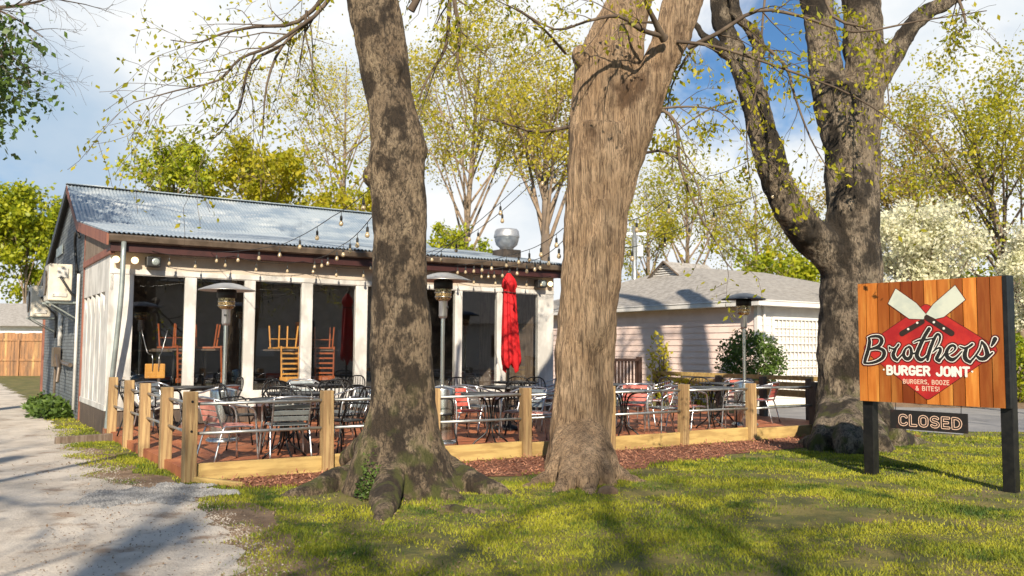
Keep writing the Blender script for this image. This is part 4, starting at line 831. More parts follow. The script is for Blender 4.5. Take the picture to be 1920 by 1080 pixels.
# ------------------------------------------------------------------ furniture
DZ = .12
def aluchair(mat):
    c = thing('bistro_chair', 'x', 'chair')
    sl = MB()
    for i in range(6): sl.box((0, -.19 + i * .076, .45 - .004 * abs(i - 3)), (.42, .058, .012))
    sl.build('seat', M[mat], c, bevel=.004)
    bk = MB()
    for i in range(4): bk.box((0, -.235 - .02 * i, .52 + i * .072), (.42, .012, .058), rx=.2)
    bk.build('backrest', M[mat], c, bevel=.004)
    for s in (-1, 1):
        MB().tube([(s * .28, .25, 0), (s * .255, .225, .42), (s * .26, .20, .60), (s * .275, .12, .665)], .0125, 8, spline=4).build('leg', M['alu'], c, smooth=True)
        MB().tube([(s * .25, -.30, 0), (s * .235, -.19, .40), (s * .225, -.10, .435), (s * .225, .1, .435), (s * .225, .20, .42)], .0125, 8, spline=4).build('leg', M['alu'], c, smooth=True)
        MB().tube([(s * .222, -.18, .42), (s * .222, -.24, .55), (s * .222, -.31, .79)], .0115, 8, spline=3).build('back_frame', M['alu'], c, smooth=True)
    MB().tube([(-.275, .12, .665), (-.295, -.05, .69), (-.285, -.2, .735), (-.2, -.32, .775), (0, -.35, .79), (.2, -.32, .775), (.285, -.2, .735), (.295, -.05, .69), (.275, .12, .665)], .0135, 8, spline=4).build('arm_rail', M['alu'], c, smooth=True)
    MB().tube([(-.225, .2, .425), (.225, .2, .425)], .01, 6).build('stretcher', M['alu'], c, smooth=True)
    return c
def blackchair():
    c = thing('metal_chair', 'x', 'chair')
    MB().lathe([(.001, .462), (.18, .462), (.215, .458), (.22, .445), (.2, .44), (.001, .445)], 20).build('seat', M['black'], c, smooth=True)
    MB().tube([(-.19, -.15, .44), (-.22, -.25, .7), (-.15, -.28, .84), (0, -.29, .87), (.15, -.28, .84), (.22, -.25, .7), (.19, -.15, .44)], .012, 8, spline=4).build('back_frame', M['black'], c, smooth=True)
    bk = MB()
    for x in (-.12, -.06, 0, .06, .12): bk.tube([(x, -.19, .45), (x * 1.1, -.27, .68), (x, -.285, .86 - abs(x) * .18)], .006, 6, spline=3)
    bk.build('backrest', M['black'], c, smooth=True)
    for s in (-1, 1):
        MB().tube([(s * .22, .22, 0), (s * .17, .16, .3), (s * .15, .13, .445)], .011, 7, spline=3).build('leg', M['black'], c, smooth=True)
        MB().tube([(s * .22, -.26, 0), (s * .18, -.2, .25), (s * .17, -.15, .445)], .011, 7, spline=3).build('leg', M['black'], c, smooth=True)
        MB().tube([(s * .22, -.25, .66), (s * .27, -.08, .68), (s * .27, .1, .66), (s * .19, .15, .45)], .011, 7, spline=4).build('armrest', M['black'], c, smooth=True)
    return c
def table():
    c = thing('round_table', 'x', 'table')
    MB().lathe([(.001, .71), (.40, .71), (.435, .712), (.44, .722), (.435, .733), (.001, .735)], 40).build('tabletop', M['tabletop'], c, smooth=False)
    MB().lathe([(.437, .705), (.446, .712), (.446, .735), (.437, .741), (.430, .738)], 40).build('rim', M['black'], c, smooth=True)
    for i in range(4):
        a = i * math.pi / 2 + .4; cx, cy = math.cos(a), math.sin(a)
        MB().tube([(cx * .28, cy * .28, 0), (cx * .22, cy * .22, .06), (cx * .06, cy * .06, .2), (cx * .045, cy * .045, .45), (cx * .10, cy * .10, .64), (cx * .26, cy * .26, .71)], .013, 8, spline=4).build('leg', M['black'], c, smooth=True)
    MB().lathe([(.055, .34), (.062, .35), (.055, .36), (.048, .35), (.055, .34)], 16).build('ring', M['black'], c, smooth=True)
    return c
protoT = table(); firstT = [True]
protos = {'grey': (aluchair('greyslat'), 'grey-slat aluminium chair'), 'red': (aluchair('redslat'), 'dark red slat aluminium chair'), 'pink': (aluchair('pinkslat'), 'pale red slat aluminium chair'), 'black': (blackchair(), 'black wire-back chair')}
used = set()
def put(proto, key, loc, rz, label, group):
    if key not in used: used.add(key); o = proto
    else: o = dup(proto)
    o.location = loc; o.rotation_euler = (0, 0, rz); o['label'] = label; o['group'] = group; return o
def tpos(px, py, z=.85): g = Gp(px, py, z); return Vector((g.x, g.y, DZ))
TB_ = {}
tabs = [('a', W(.95, 4.55, DZ), 'table nearest the left windows'), ('b', W(1.30, .62, DZ), 'table behind the corner post'), ('c', W(1.95, 2.0, DZ), 'second-row table left of the mottled trunk'), ('d', W(3.25, 4.6, DZ), 'table against the middle windows'),
        ('e', W(4.35, .62, DZ), 'front-rail table between the left trunks'), ('f', W(5.85, 2.5, DZ), 'red umbrella table'), ('g', W(7.2, 4.3, DZ), 'table against the right windows'),
        ('h', W(6.85, .62, DZ), 'front-rail table right of the tan trunk'), ('i', W(8.25, 2.6, DZ), 'table near the brown balustrade'), ('j', W(9.05, .85, DZ), 'table between the right yellow posts'), ('k', W(10.65, 2.1, DZ), 'table beside the right heater')]
for k_, p, lab in tabs:
    TB_[k_] = p; put(protoT, 'table', p, rng.uniform(0, 1.5), 'round dark ' + lab, 'round dark tables on the deck')
# chairs: table key, angle around table (0=+s direction, 90=+t away), distance, kind, twist
cl = [('a', 200, .75, 'black'), ('a', 20, .72, 'black'), ('a', 290, .8, 'pink'),
      ('b', 185, .72, 'pink'), ('b', 265, .60, 'grey'), ('b', 65, .75, 'black'), ('b', 350, .78, 'black'),
      ('c', 90, .75, 'black'), ('c', 180, .8, 'black'), ('c', 0, .72, 'grey'), ('c', 300, .78, 'black'),
      ('d', 200, .75, 'black'), ('d', 320, .8, 'black'), ('d', 30, .75, 'black'),
      ('c', 235, .8, 'black'), ('c', 45, .95, 'black'), ('d', 270, .8, 'black'), ('d', 90, .8, 'grey'), ('a', 110, .75, 'grey'), ('f', 250, .8, 'black'), ('g', 240, .8, 'black'), ('i', 260, .85, 'grey'), ('e', 165, .78, 'black'), ('e', 90, .8, 'red'), ('e', 20, .78, 'grey'), ('e', 330, .8, 'pink'),
      ('f', 200, .78, 'grey'), ('f', 120, .8, 'black'), ('f', 330, .78, 'grey'), ('f', 30, .78, 'black'),
      ('g', 180, .78, 'black'), ('g', 300, .78, 'grey'), ('g', 0, .78, 'grey'),
      ('h', 185, .78, 'black'), ('h', 350, .80, 'grey'), ('h', 80, .78, 'grey'), ('h', 40, 1.0, 'red'),
      ('i', 200, .78, 'grey'), ('i', 330, .78, 'red'), ('i', 80, .78, 'black'),
      ('j', 195, .80, 'pink'), ('j', 95, .78, 'black'), ('j', 10, .80, 'black'), ('j', 290, .62, 'grey'),
      ('k', 200, .78, 'black'), ('k', 290, .78, 'red'), ('k', 20, .78, 'red')]
CL = [('pulled out at table', 0)]
dirname = lambda a: ['right side', 'far right side', 'far side', 'far left side', 'left side', 'near left side', 'near side', 'near right side'][int(((a + 33 + 22.5) % 360) // 45)]
for k_, ang, dist, kind, in cl:
    c = TB_[k_]; a = R(ang) + ROT; p = c + Vector((math.cos(a), math.sin(a), 0)) * dist
    s, t = ST(p); 
    if t < .42: p = W(s, .42, DZ)
    d = c - p; rz = math.atan2(d.y, d.x) - math.pi / 2 + rng.normal(0, .18)
    lab = dict((x[0], x[2]) for x in tabs)[k_]
    put(protos[kind][0], kind, p, rz, protos[kind][1] + ', ' + dirname(ang) + ' of the ' + lab, 'chairs on the deck')

# patio heaters
def heater():
    h = thing('patio_heater', 'x', 'patio heater')
    MB().lathe([(.001, 0), (.235, 0), (.24, .02), (.235, .05), (.2, .075), (.001, .08)], 32).build('base', M['steel'], h, smooth=True)
    MB().lathe([(.19, .08), (.192, .09), (.192, .74), (.188, .76), (.05, .80), (.03, .80)], 32).build('tank_housing', M['steel'], h, smooth=True)
    MB().lathe([(.03, .78), (.03, 1.72)], 14).build('pole', M['steel'], h, smooth=True)
    nk = MB().lathe([(.03, 1.70), (.055, 1.71), (.062, 1.74), (.062, 1.92), (.07, 1.94)], 18).build('control_neck', M['alu'], h, smooth=True)
    o = MB().lathe([(.018, 0), (.018, .02), (.001, .022)], 12).build('knob', M['blackpl'], nk); o.matrix_local = Matrix.Translation((0.01, -.06, 1.85)) @ Matrix.Rotation(math.pi / 2, 4, 'X')
    MB().lathe([(.07, 1.94), (.105, 1.96), (.118, 2.0), (.118, 2.10)], 24).build('emitter', M['brass'], h, smooth=True)
    MB().lathe([(.122, 1.985), (.127, 1.99), (.122, 1.998), (.117, 1.99), (.122, 1.985)], 24).lathe([(.122, 2.045), (.127, 2.05), (.122, 2.058), (.117, 2.05), (.122, 2.045)], 24).build('guard_ring', M['steel'], h, smooth=True)
    MB().lathe([(.118, 2.10), (.14, 2.105), (.14, 2.22), (.10, 2.235)], 24).build('head', M['blackpl'], h, smooth=True)
    MB().lathe([(.001, 2.325), (.10, 2.322), (.18, 2.305), (.30, 2.265), (.40, 2.225), (.41, 2.212), (.40, 2.212), (.30, 2.25), (.15, 2.285), (.001, 2.295)], 40).build('reflector', M['dome'], h, smooth=True)
    return h
hp = heater()
hl = [(Gp(417, 829, DZ), 'patio heater at the left, in front of the windows', 0), (Dp(828, 800, 12.75), 'patio heater directly right of the mottled trunk', 0), (Gp(1397, 799, DZ), 'patio heater at the right end of the deck before the pink house', 0)]
for i, (p, lab, _) in enumerate(hl):
    o = hp if i == 0 else dup(hp); o.location = (p.x, p.y, DZ); o['label'] = 'tall steel ' + lab; o['group'] = 'steel patio heaters'; o.scale = (1, 1, (1.0, 1.07, 1.05)[i]); o.rotation_euler.z = i * 1.2

M['domedark'] = pm('dark_blue_grey_dome', (.07, .085, .11), (.05, .06, .08), 4, rough=.4, metal=.4)
for ch in o.children:      # the right-hand heater has a dark dome
    if ch.name.startswith('reflector'): ch.data = ch.data.copy(); ch.data.materials[0] = M['domedark']; ch['label'] = 'dark blue grey dome'
# red umbrella
up_ = TB_['f']; um = thing('umbrella', 'closed bright red umbrella standing through a deck table', 'umbrella', (up_.x, up_.y, DZ))
MB().tube([(0, 0, 0), (0, 0, 2.66)], .022, 12).build('pole', M['black'], um, smooth=True)
MB().lathe([(.001, 0), (.24, 0), (.24, .05), (.06, .09), (.035, .3)], 24).build('base', M['black'], um, smooth=True)
cv = []; zs = [(2.70, .03), (2.66, .055), (2.60, .10), (2.53, .125), (2.47, .135), (2.42, .10), (2.3, .105), (2.0, .12), (1.7, .135), (1.4, .15), (1.2, .16), (1.12, .155), (1.08, .10)]
n_ = 64; vv = []
for j, (z, r) in enumerate(zs):
    for i in range(n_):
        a = 2 * math.pi * i / n_; f = 1 + (.08 if z > 2.45 else .22) * math.sin(a * 8 + z * 1.1) * (.5 + .5 * math.sin(a * 3 + 1)) + .06 * math.sin(a * 5 + z * 3)
        zz = z + (.07 * math.sin(a * 4 + .5) + .05 * math.sin(a * 2) if z < 1.25 else 0); vv.append((r * f * math.cos(a) + (2.5 - z) * .03, r * f * math.sin(a), zz))
ff = [[j * n_ + i, j * n_ + (i + 1) % n_, (j + 1) * n_ + (i + 1) % n_, (j + 1) * n_ + i] for j in range(len(zs) - 1) for i in range(n_)]
MB().add(vv, ff).build('canopy', M['canvas'], um, smooth=True)
MB().tube([(0.115 * math.cos(a) + .005, .115 * math.sin(a), 2.36 + .012 * math.sin(a * 2)) for a in np.linspace(0, 2 * math.pi, 25)], .012, 6).build('strap', M['oxblood'], um, smooth=True)
MB().lathe([(.02, 2.70), (.022, 2.73), (.001, 2.76)], 12).build('finial', M['black'], um, smooth=True)
# small white box by the right post
bx_ = MB().box((0, 0, .1), (.16, .12, .2)).box((0, 0, .205), (.18, .14, .02)).build('white_box', M['white'], bevel=.008); p = W(9.3, .2, DZ); bx_.location = p; bx_.rotation_euler.z = ROT; tag(bx_, 'small white box on the deck beside the right heater and yellow post', 'box')

# ------------------------------------------------------------------ inside: upturned wooden chairs on high tables
M['orangewood'] = pm('orange_stained_wood', (.32, .08, .018), (.25, .06, .014), 5, (4, 4, .5), .4)
M['yellowwood'] = pm('honey_wood', (.66, .33, .075), (.56, .26, .055), 5, (4, 4, .5), .4)
def ladder(mat, label, loc, rz, table_label):
    t = thing('high_table', table_label, 'table', (loc.x, loc.y, .45), 0, 'tables inside the restaurant')
    MB().box((0, 0, 1.0), (.6, .6, .03)).build('tabletop', M['darkwood'], t, bevel=.004); MB().tube([(0, 0, 0), (0, 0, .985)], .035, 10).build('pedestal', M['black'], t); MB().lathe([(.001, 0), (.24, 0), (.24, .02), (.001, .04)], 20).build('base', M['black'], t)
    c = thing('wooden_chair', label, 'chair', (loc.x, loc.y, 1.47), rz, 'upturned chairs inside the restaurant')
    # upside down: seat rests on the table, legs up, back hangs beside the table edge
    MB().box((0, 0, .02), (.42, .42, .035)).build('seat', M[mat], c, bevel=.006)
    for sx in (-1, 1):
        MB().tube([(sx * .18, .17, .04), (sx * .2, .2, .46)], .016, 8).build('leg', M[mat], c)
        MB().tube([(sx * .18, -.19, .04), (sx * .2, -.24, .46)], .016, 8).build('leg', M[mat], c)
    for z in (.2,): MB().tube([(-.19, .185, z), (.19, .185, z)], .01, 6).tube([(-.19, -.215, z), (.19, -.215, z)], .01, 6).build('stretcher', M[mat], c)
    bk = MB()
    for sx in (-1, 1): bk.tube([(sx * .19, -.315, .06), (sx * .18, -.34, -.6)], .018, 8)
    for i in range(5): bk.box((0, -.33, -.08 - i * .1), (.36, .014, .035))
    bk.box((0, -.335, -.58), (.42, .03, .09)); bk.box((0, -.26, .03), (.42, .14, .03)); bk.build('backrest', M[mat], c)
def inp(px, t, z=1.4):
    d = Dp(px, 650, 10) - EYE; k = ((P0 - EYE) + V * t).dot(V) / d.dot(V); q = EYE + d * k; return q
ladder('yellowwood', 'honey coloured ladder back chair upturned behind the third window', inp(530, 6.78), ROT + .15, 'table under the honey ladder back chair, third window')
ladder('orangewood', 'dark orange chair upturned behind the fourth window', inp(604, 7.2), ROT - .2, 'table under the dark orange chair, fourth window')
ladder('orangewood', 'dark orange chair upturned and seen side-on behind the second window', inp(384, 6.7), ROT + 1.2, 'table under the side-on orange chair, second window')
ladder('orangewood', 'dark orange chair upturned near the right edge of the first window', inp(326, 6.9), ROT + .5, 'table under the orange chair, first window')
# shell chair hung upside down
sc_ = thing('shell_chair', 'honey plywood shell chair with wire legs hanging upside down behind the first window', 'chair', (inp(290, 6.4).x, inp(290, 6.4).y, .45), ROT)
sh = MB().box((0, -.1, .62), (.34, .03, .26)).build('shell', M['yellowwood'], sc_, bevel=.05)
for sx in (-1, 1): MB().tube([(sx * .05, -.13, .62), (sx * .06, -.14, .9), (sx * .12, 0, .95), (sx * .22, .05, 1.35)], .008, 7, spline=3).build('leg', M['alu'], sc_, smooth=True)
t = MB().box((0, 0, .98), (.7, .6, .03)).tube([(0, 0, 0), (0, 0, .98)], .03, 8).build('high_table', M['darkwood'], None); t.location = (inp(300, 7.05).x, inp(300, 7.05).y, .45); tag(t, 'table behind the hanging shell chair, first window', 'table', 'tables inside the restaurant')

# ------------------------------------------------------------------ string lights
def bulbstring(label, pts, sag, step, off=.3, fixed=None, n=18):
    p0 = Vector(pts[0]); root = thing('string_lights', label, 'string lights', p0, 0, 'strings of outdoor bulbs')
    line = []
    for a, b_ in zip(pts[:-1], pts[1:]):
        a = Vector(a); b_ = Vector(b_)
        for i in range(n):
            t = i / n; q = a.lerp(b_, t); q.z -= sag * 4 * t * (1 - t); line.append(q - p0)
    line.append(Vector(pts[-1]) - p0)
    MB().tube(line, .0055, 5).build('cable', M['blackpl'], root)
    acc = off; d = 0
    for a, b_ in zip(line[:-1], line[1:]):
        L = (b_ - a).length
        while d + L > acc:
            q = a.lerp(b_, (acc - d) / L); acc += step * rng.uniform(.75, 1.2)
            if q.length < .02: continue
            so = MB().tube([(0, 0, 0), (0, 0, -.06)], .004, 5).lathe([(.012, -.055), (.017, -.075), (.017, -.105), (.014, -.12)], 8)
            s = so.build('socket', M['blackpl'], root); s.location = q
            MB().lathe([(.013, -.118), (.02, -.132), (.0285, -.155), (.027, -.172), (.014, -.187), (.001, -.19)], 10).build('bulb', M['glassbulb'], s, smooth=True)
        d += L
def ev(s, z=3.13, t=5.78): return W(s, t, z)
bulbstring('string of bulbs looped along under the restaurant eave', [ev(.6, 3.16), ev(2.0, 3.16), ev(3.3, 3.14), ev(5.0, 3.14), ev(6.6, 3.14), ev(8.0, 3.14), ev(9.1, 3.16)], .08, .52)
bulbstring('string of bulbs from the eave left of the mottled trunk, lower of the two', [ev(1.6, 3.2), Dp(527, 459, 13.2), Dp(623, 406, 11.2), Dp(703, 345, 9.75)], .03, .9)
bulbstring('string of bulbs from the eave to the mottled trunk, nearer the trunk', [ev(3.5, 3.2), Dp(640, 460, 13.2), Dp(702, 400, 9.8)], .05, .95)
bulbstring('upper string of bulbs rising from the eave to the tan trunk', [ev(4.6, 3.25), Dp(812, 480, 14.0), Dp(975, 345, 12), Dp(1064, 285, 11.1)], .05, 1.0)
bulbstring('second string of bulbs rising from the eave to the tan trunk', [ev(5.2, 3.25), Dp(880, 440, 14), Dp(1010, 330, 12), Dp(1062, 296, 11.1)], .06, 1.0)
bulbstring('low string of bulbs from the eave to the tan trunk', [ev(6.6, 3.25), Dp(985, 470, 13.5), Dp(1056, 428, 11.3)], .04, .8)
bulbstring('lowest short string of bulbs from the eave to the tan trunk', [ev(7.2, 3.2), Dp(1000, 488, 14), Dp(1055, 452, 11.3)], .04, .75)
bulbstring('upper string of bulbs from the tan trunk to the curved limb', [Dp(1172, 415, 11.2), Dp(1245, 378, 12), Dp(1330, 330, 13), Dp(1420, 290, 13.8)], .05, .8)
bulbstring('lower string of bulbs from the tan trunk to the curved limb', [Dp(1162, 465, 11.2), Dp(1240, 440, 12), Dp(1340, 390, 13), Dp(1450, 350, 14)], .05, .8)

# ------------------------------------------------------------------ neighbours
HA = Dp(1421, 640, 24.0); HR = R(33)
H = thing('house', 'pale pink clapboard house with a hipped grey shingle roof', 'house', (HA.x, 24.0, 0), HR)
HW, HL_, HE = 10.0, 12.0, 2.75     # along s (right wall), along t (left wall)
sd_ = MB()
nb = 15
for i in range(nb):
    z0 = i * HE / nb; z1 = (i + 1) * HE / nb
    sd_.prism([(0.0, z0), (-.022, z0), (-.004, z1), (0.0, z1)], 'y', 0, HL_) if False else None
    sd_.add([(0, 0, z0), (-.025, 0, z0), (-.004, 0, z1), (-.025, HL_, z0), (-.004, HL_, z1), (0, HL_, z0)], [[1, 3, 4, 2], [0, 5, 3, 1]])
sd_.build('clapboard_wall', M['pink'], H)
MB().bb(.001, HW, .02, HL_, 0, HE).build('wall', M['housewhite'], H)
sd2 = MB()
for i in range(nb):
    z0 = i * HE / nb; z1 = (i + 1) * HE / nb; sd2.add([(0, .02, z0), (0, -.005, z0), (0, .016, z1), (HW, -.005, z0), (HW, .016, z1), (HW, .02, z0)], [[3, 1, 2, 4], [5, 0, 1, 3]])
sd2.build('clapboard_wall', M['housewhite'], H)
MB().bb(-.04, .08, -.03, .09, 0, HE).build('corner_board', M['housewhite'], H)
MB().bb(-.4, HW + .4, -.4, HL_ + .4, HE - .02, HE + .02).build('soffit', M['housewhite'], H)
MB().bb(-.44, -.4, -.44, HL_ + .44, HE - .03, HE + .13).bb(-.4, HW + .44, -.44, -.4, HE - .03, HE + .13).build('gutter', M['housewhite'], H, bevel=.01)
zr = 4.45; e = .46
rv = [(-e, -e, HE + .1), (HW + e, -e, HE + .1), (HW + e, HL_ + e, HE + .1), (-e, HL_ + e, HE + .1), (3.0, 6.0, zr), (7.2, 6.0, zr)]
rb_ = MB().add(rv, [[0, 1, 5, 4]]); rb_.add([rv[1], rv[2], rv[5]], [[0, 1, 2]]); rb_.add([rv[2], rv[3], rv[4], rv[5]], [[0, 1, 2, 3]]); rb_.add([rv[3], rv[0], rv[4]], [[0, 1, 2]]); rf2 = rb_.build('roof', M['shingle'], H)
# gablet at the left end of the ridge
gx, gy, gz = 2.2, 6.0, zr - .38
MB().add([(gx - .1, gy - .75, gz - .05), (gx - .1, gy + .75, gz - .05), (gx - .1, gy, gz + .5), (gx + 2, gy - .75, gz - .05), (gx + 2, gy + .75, gz - .05), (gx + 2, gy, gz + .5)], [[0, 2, 5, 3], [1, 4, 5, 2]]).build('gablet', M['shingle'], rf2)
lv = MB()
for i in range(5): wv = .62 * (1 - i / 5.5); lv.box((gx - .0, gy, gz + .02 + i * .08), (.06, wv * 2, .03), ry=.5)
lv.build('louvre', M['housewhite'], rf2)
lt2 = MB().tube([(gx - .12, gy - .78, gz - .05), (gx - .12, gy, gz + .5)], .035, 4).tube([(gx - .12, gy + .78, gz - .05), (gx - .12, gy, gz + .5)], .035, 4); lt2.build('gablet_trim', M['darkwood'], rf2)
cc = inp(1266, 0)
MB().bb(1.1, 1.75, 8.4, 9.0, HE + .3, zr + 1.3).bb(1.05, 1.8, 8.35, 9.05, zr + 1.3, zr + 1.4).build('chimney', M['housewhite'], rf2)
# lattice on the right wall
lw = MB().bb(.55, .63, -.06, -.02, .3, 2.45).bb(2.9, 2.98, -.06, -.02, .3, 2.45).bb(.63, 2.9, -.06, -.02, 2.37, 2.45).bb(.63, 2.9, -.06, -.02, .3, .38)
for i in range(1, 14): lw.bb(.63 + i * .162, .63 + i * .162 + .03, -.05, -.03, .38, 2.37)
for i in range(1, 9): lw.bb(.63, 2.9, -.065, -.05, .38 + i * .22, .38 + i * .22 + .03)
lw.build('lattice', M['housewhite'], H)
MB().tube([(.2, -.06, HE), (.2, -.06, .2)], .035, 8).build('downspout', M['housewhite'], H)
# chimney of a farther house and pole
def thingbox(name, label, cat, loc, size, mat, rz=0): o = MB().box((0, 0, size[2] / 2), size).build(name, M[mat], bevel=.01); o.location = loc; o.rotation_euler.z = rz; tag(o, label, cat); return o
c1 = Dp(1190, 600, 36)
pl = thing('utility_pole', 'pale utility pole left of the chimney above the shingle roof', 'pole', (c1.x, 36, 0)); MB().tube([(0, 0, 0), (0, 0, 6.6)], [.13, .10], 10).build('pole', M['rail'], pl, smooth=True); MB().box((.22, 0, 5.6), (.28, .28, .55)).build('transformer', M['rail'], pl, bevel=.03); MB().box((0, 0, 6.3), (1.0, .08, .1)).build('crossarm', M['rail'], pl)
# left neighbour: board fence, pale house with grey roof
FN = thing('board_fence', 'weathered brown board fence at the far left', 'fence', (-24.5, 44, 0), R(8))
bf = MB()
for i in range(60): bf.bb(-6 + i * .16, -6 + i * .16 + .15, 0, .025, .0, 2.15 + rng.uniform(-.02, .02))
M['fencewood'] = pm('weathered_fence_boards', (.34, .17, .075), (.18, .10, .055), 1.6, (4, 4, .5), .85, bump=.004, bscale=10, c3=(.5, .3, .12), s3=.8, lo3=.55, hi3=.7)
bf.build('boards', M['fencewood'], FN); MB().bb(-6, 3.6, -.05, 0, 1.75, 1.85).bb(-6, 3.6, -.05, 0, .75, .85).build('rail', M['fencewood'], FN)
for x in (-5, -2.6, -.2, 2.2): MB().bb(x - .05, x + .05, -.09, -.05, 0, 1.8).build('fence_post', M['fencewood'], FN)
NH = thing('house', 'white house with a low grey roof behind the board fence at the left', 'house', (-36, 60, 0), R(6))
MB().bb(-9, 9, 0, 8, 0, 2.9).build('wall', M['housewhite'], NH)
MB().prism([(-.6, 2.85), (8.6, 2.85), (4, 4.6)], 'x', -9.6, 9.6).build('roof', M['shingle'], NH)
for x in (-5, -1, 3): MB().bb(x, x + 1.2, -.04, .0, 1.1, 2.2).build('window', M['glass'], NH)
# plants by the house
weeds('hedge_bush', 'x', [(Vector((0, 0, 0)), .01)], 1, .01, M['leafD'])
bpy.data.objects.remove(bpy.data.objects[-1]) if False else None
for o in list(bpy.data.objects):
    if o.name == 'hedge_bush': bpy.data.objects.remove(o)
def bush(name, label, c, r, n, ls, mat, cat='bush', asp=.6):
    root = thing(name, label, cat, (c[0], c[1], 0)); st = MB(); tips = []
    for i in range(10): a = i * .7; st.tube([(0.05 * math.cos(a), .05 * math.sin(a), 0), (r[0] * .3 * math.cos(a), r[1] * .3 * math.sin(a), c[2] * .7), (r[0] * .6 * math.cos(a), r[1] * .6 * math.sin(a), c[2] + r[2] * .5 * math.sin(i))], [.03, .02, .006], 5, caps=False)
    st.build('stems', M['twig'], root); d = rng.normal(0, 1, (n, 3)); d /= np.linalg.norm(d, axis=1)[:, None]
    rad = rng.uniform(.35, 1, n) ** .5 * np.array([1 + .28 * noise.noise(Vector(x) * 2.6) + .15 * noise.noise(Vector(x) * 7) for x in d]); P = d * np.array(r) * rad[:, None] + np.array([0, 0, c[2]]); P = P[P[:, 2] > .03]
    lf = MB(); leafcloud(lf, P, ls, -.2, asp); lf.build('foliage', M[mat], root, attr=True)
q = Dp(1410, 668, 21.5); bush('hedge_bush', 'rounded dark green bush before the pink house', (q.x, 21.5, 1.25), (.78, .7, .72), 5200, .085, 'leafD')
q = Dp(1236, 668, 21.5); bush('young_shrub', 'thin yellow leaved shrub against the pink siding', (q.x, 21.5, 1.1), (.3, .25, .85), 330, .11, 'leafO')
q = Dp(1290, 715, 20.5); bush('young_shrub', 'low yellow green shrub below the pink siding', (q.x, 20.5, .5), (.9, .4, .35), 700, .09, 'leafY')
for i, (px, py, dep, r, m_, l_) in enumerate(((1905, 690, 27, 1.6, 'leafG', 'green shrub right of the sign post across the road'), (1840, 700, 30, 1.8, 'leafD', 'dark shrub across the road behind the sign'), (1700, 690, 31, 2.0, 'leafG', 'broad shrub hidden behind the sign and the thick trunk'), (1780, 700, 28, 1.3, 'leafO', 'golden shrub under the dogwood'))):
    q = Dp(px, py, dep); bush('roadside_shrub', l_, (q.x, dep, 1.0), (r, r, 1.25), 3000, .16, m_)
sheet('far_verge', M['dirt'], [(10, 23.4), (80, 26), (80, 31), (14, 30), (9, 27)], .004, label='bare verge on the far side of the road')
# small stones and stump in lawn
st_ = MB().lathe([(.001, .09), (.05, .085), (.1, .05), (.12, 0), (.1, -.02)], 9).build('rock', M['dirt'], smooth=True); g = Gp(1140, 925); st_.location = g; st_.scale = (1, .7, .9); tag(st_, 'small grey stone in the grass right of the tan trunk', 'rock')

# ------------------------------------------------------------------ shop sign
SW, SH = 1.62, 1.43
sl_ = Dp(1610, 640, 10.78); sr_ = Dp(1883, 640, 9.47); dv = (sr_ - sl_); dv.z = 0
SG = thing('shop_sign', 'wooden shop sign reading Brothers\' Burger Joint on two black posts in the lawn', 'sign', (sl_.x, sl_.y, 0), math.atan2(dv.y, dv.x)); SW_real = dv.length; SZ0 = .90
kx = SW_real / SW
def plankmat():
    m = pm('orange_cedar_planks', (.56, .18, .03), (.46, .13, .018), 5, (3, 1, .35), .42, c3=(.72, .34, .07), s3=2.5, lo3=.5, hi3=.75, st3=(3, 1, .25)); nt = m.node_tree; L = nt.links
    b = nt.nodes['Principled BSDF']; src = b.inputs['Base Color'].links[0].from_socket; a = nt.nodes.new('ShaderNodeAttribute'); a.attribute_name = 'v'
    r = nt.nodes.new('ShaderNodeValToRGB'); L.new(a.outputs['Fac'], r.inputs[0]); r.color_ramp.elements[0].color = (.32, .18, .16, 1); r.color_ramp.elements[1].color = (1.15, 1.25, 1.3, 1)
    q = nt.nodes.new('ShaderNodeMix'); q.data_type = 'RGBA'; q.blend_type = 'MULTIPLY'; q.inputs[0].default_value = 1; L.new(src, q.inputs[6]); L.new(r.outputs[0], q.inputs[7]); L.new(q.outputs[2], b.inputs['Base Color']); return m
M['plank'] = plankmat()
pe = [0, .105, .245, .387, .521, .658, .791, .939, 1.083, 1.213, 1.359, 1.494, 1.62]; tone = [.7, .8, .35, .25, .05, .2, .85, .7, .25, 1, .2, .35]
BK = MB().bb(0, SW * kx, .012, .05, SZ0, SZ0 + SH).build('board', M['blackpl'], SG)
pk = MB()
for i in range(12):
    n0 = len(pk.v); pk.bb(pe[i] * kx + .0055, pe[i + 1] * kx - .0055, -.006, .011, SZ0, SZ0 + SH); pk.at[-1] = np.full(8, tone[i])
pk.build('planks', M['plank'], BK, attr=True)
M['signblack'] = pm('black_sign_paint', (.02, .018, .016), rough=.4); M['signwhite'] = pm('white_sign_paint', (.78, .75, .68), rough=.45)
M['signred'] = pm('red_sign_paint', (.50, .03, .022), (.36, .016, .018), 3, rough=.4); M['signdark'] = pm('dark_red_sign_paint', (.10, .012, .008), rough=.4)
M['signgrey'] = pm('pale_grey_blade_paint', (.60, .62, .52), (.48, .52, .46), 3, (1, 1, 1), rough=.4); M['signcream'] = pm('cream_sign_paint', (.72, .48, .36), rough=.45); M['signbrown'] = pm('dark_brown_sign_paint', (.035, .02, .015), rough=.45)
def spl(st, k=5):
    P = np.array(st, float)
    if len(P) < 3: return P
    E_ = np.vstack([2 * P[0] - P[1], P, 2 * P[-1] - P[-2]]); Q = []
    for i in range(len(P) - 1):
        for j in range(k):
            t = j / k; a, b, c, d = E_[i], E_[i + 1], E_[i + 2], E_[i + 3]; Q.append(.5 * (2 * b + (c - a) * t + (2 * a - 5 * b + 4 * c - d) * t * t + (3 * b - a - 3 * c + d) * t ** 3))
    Q.append(P[-1]); return np.array(Q)
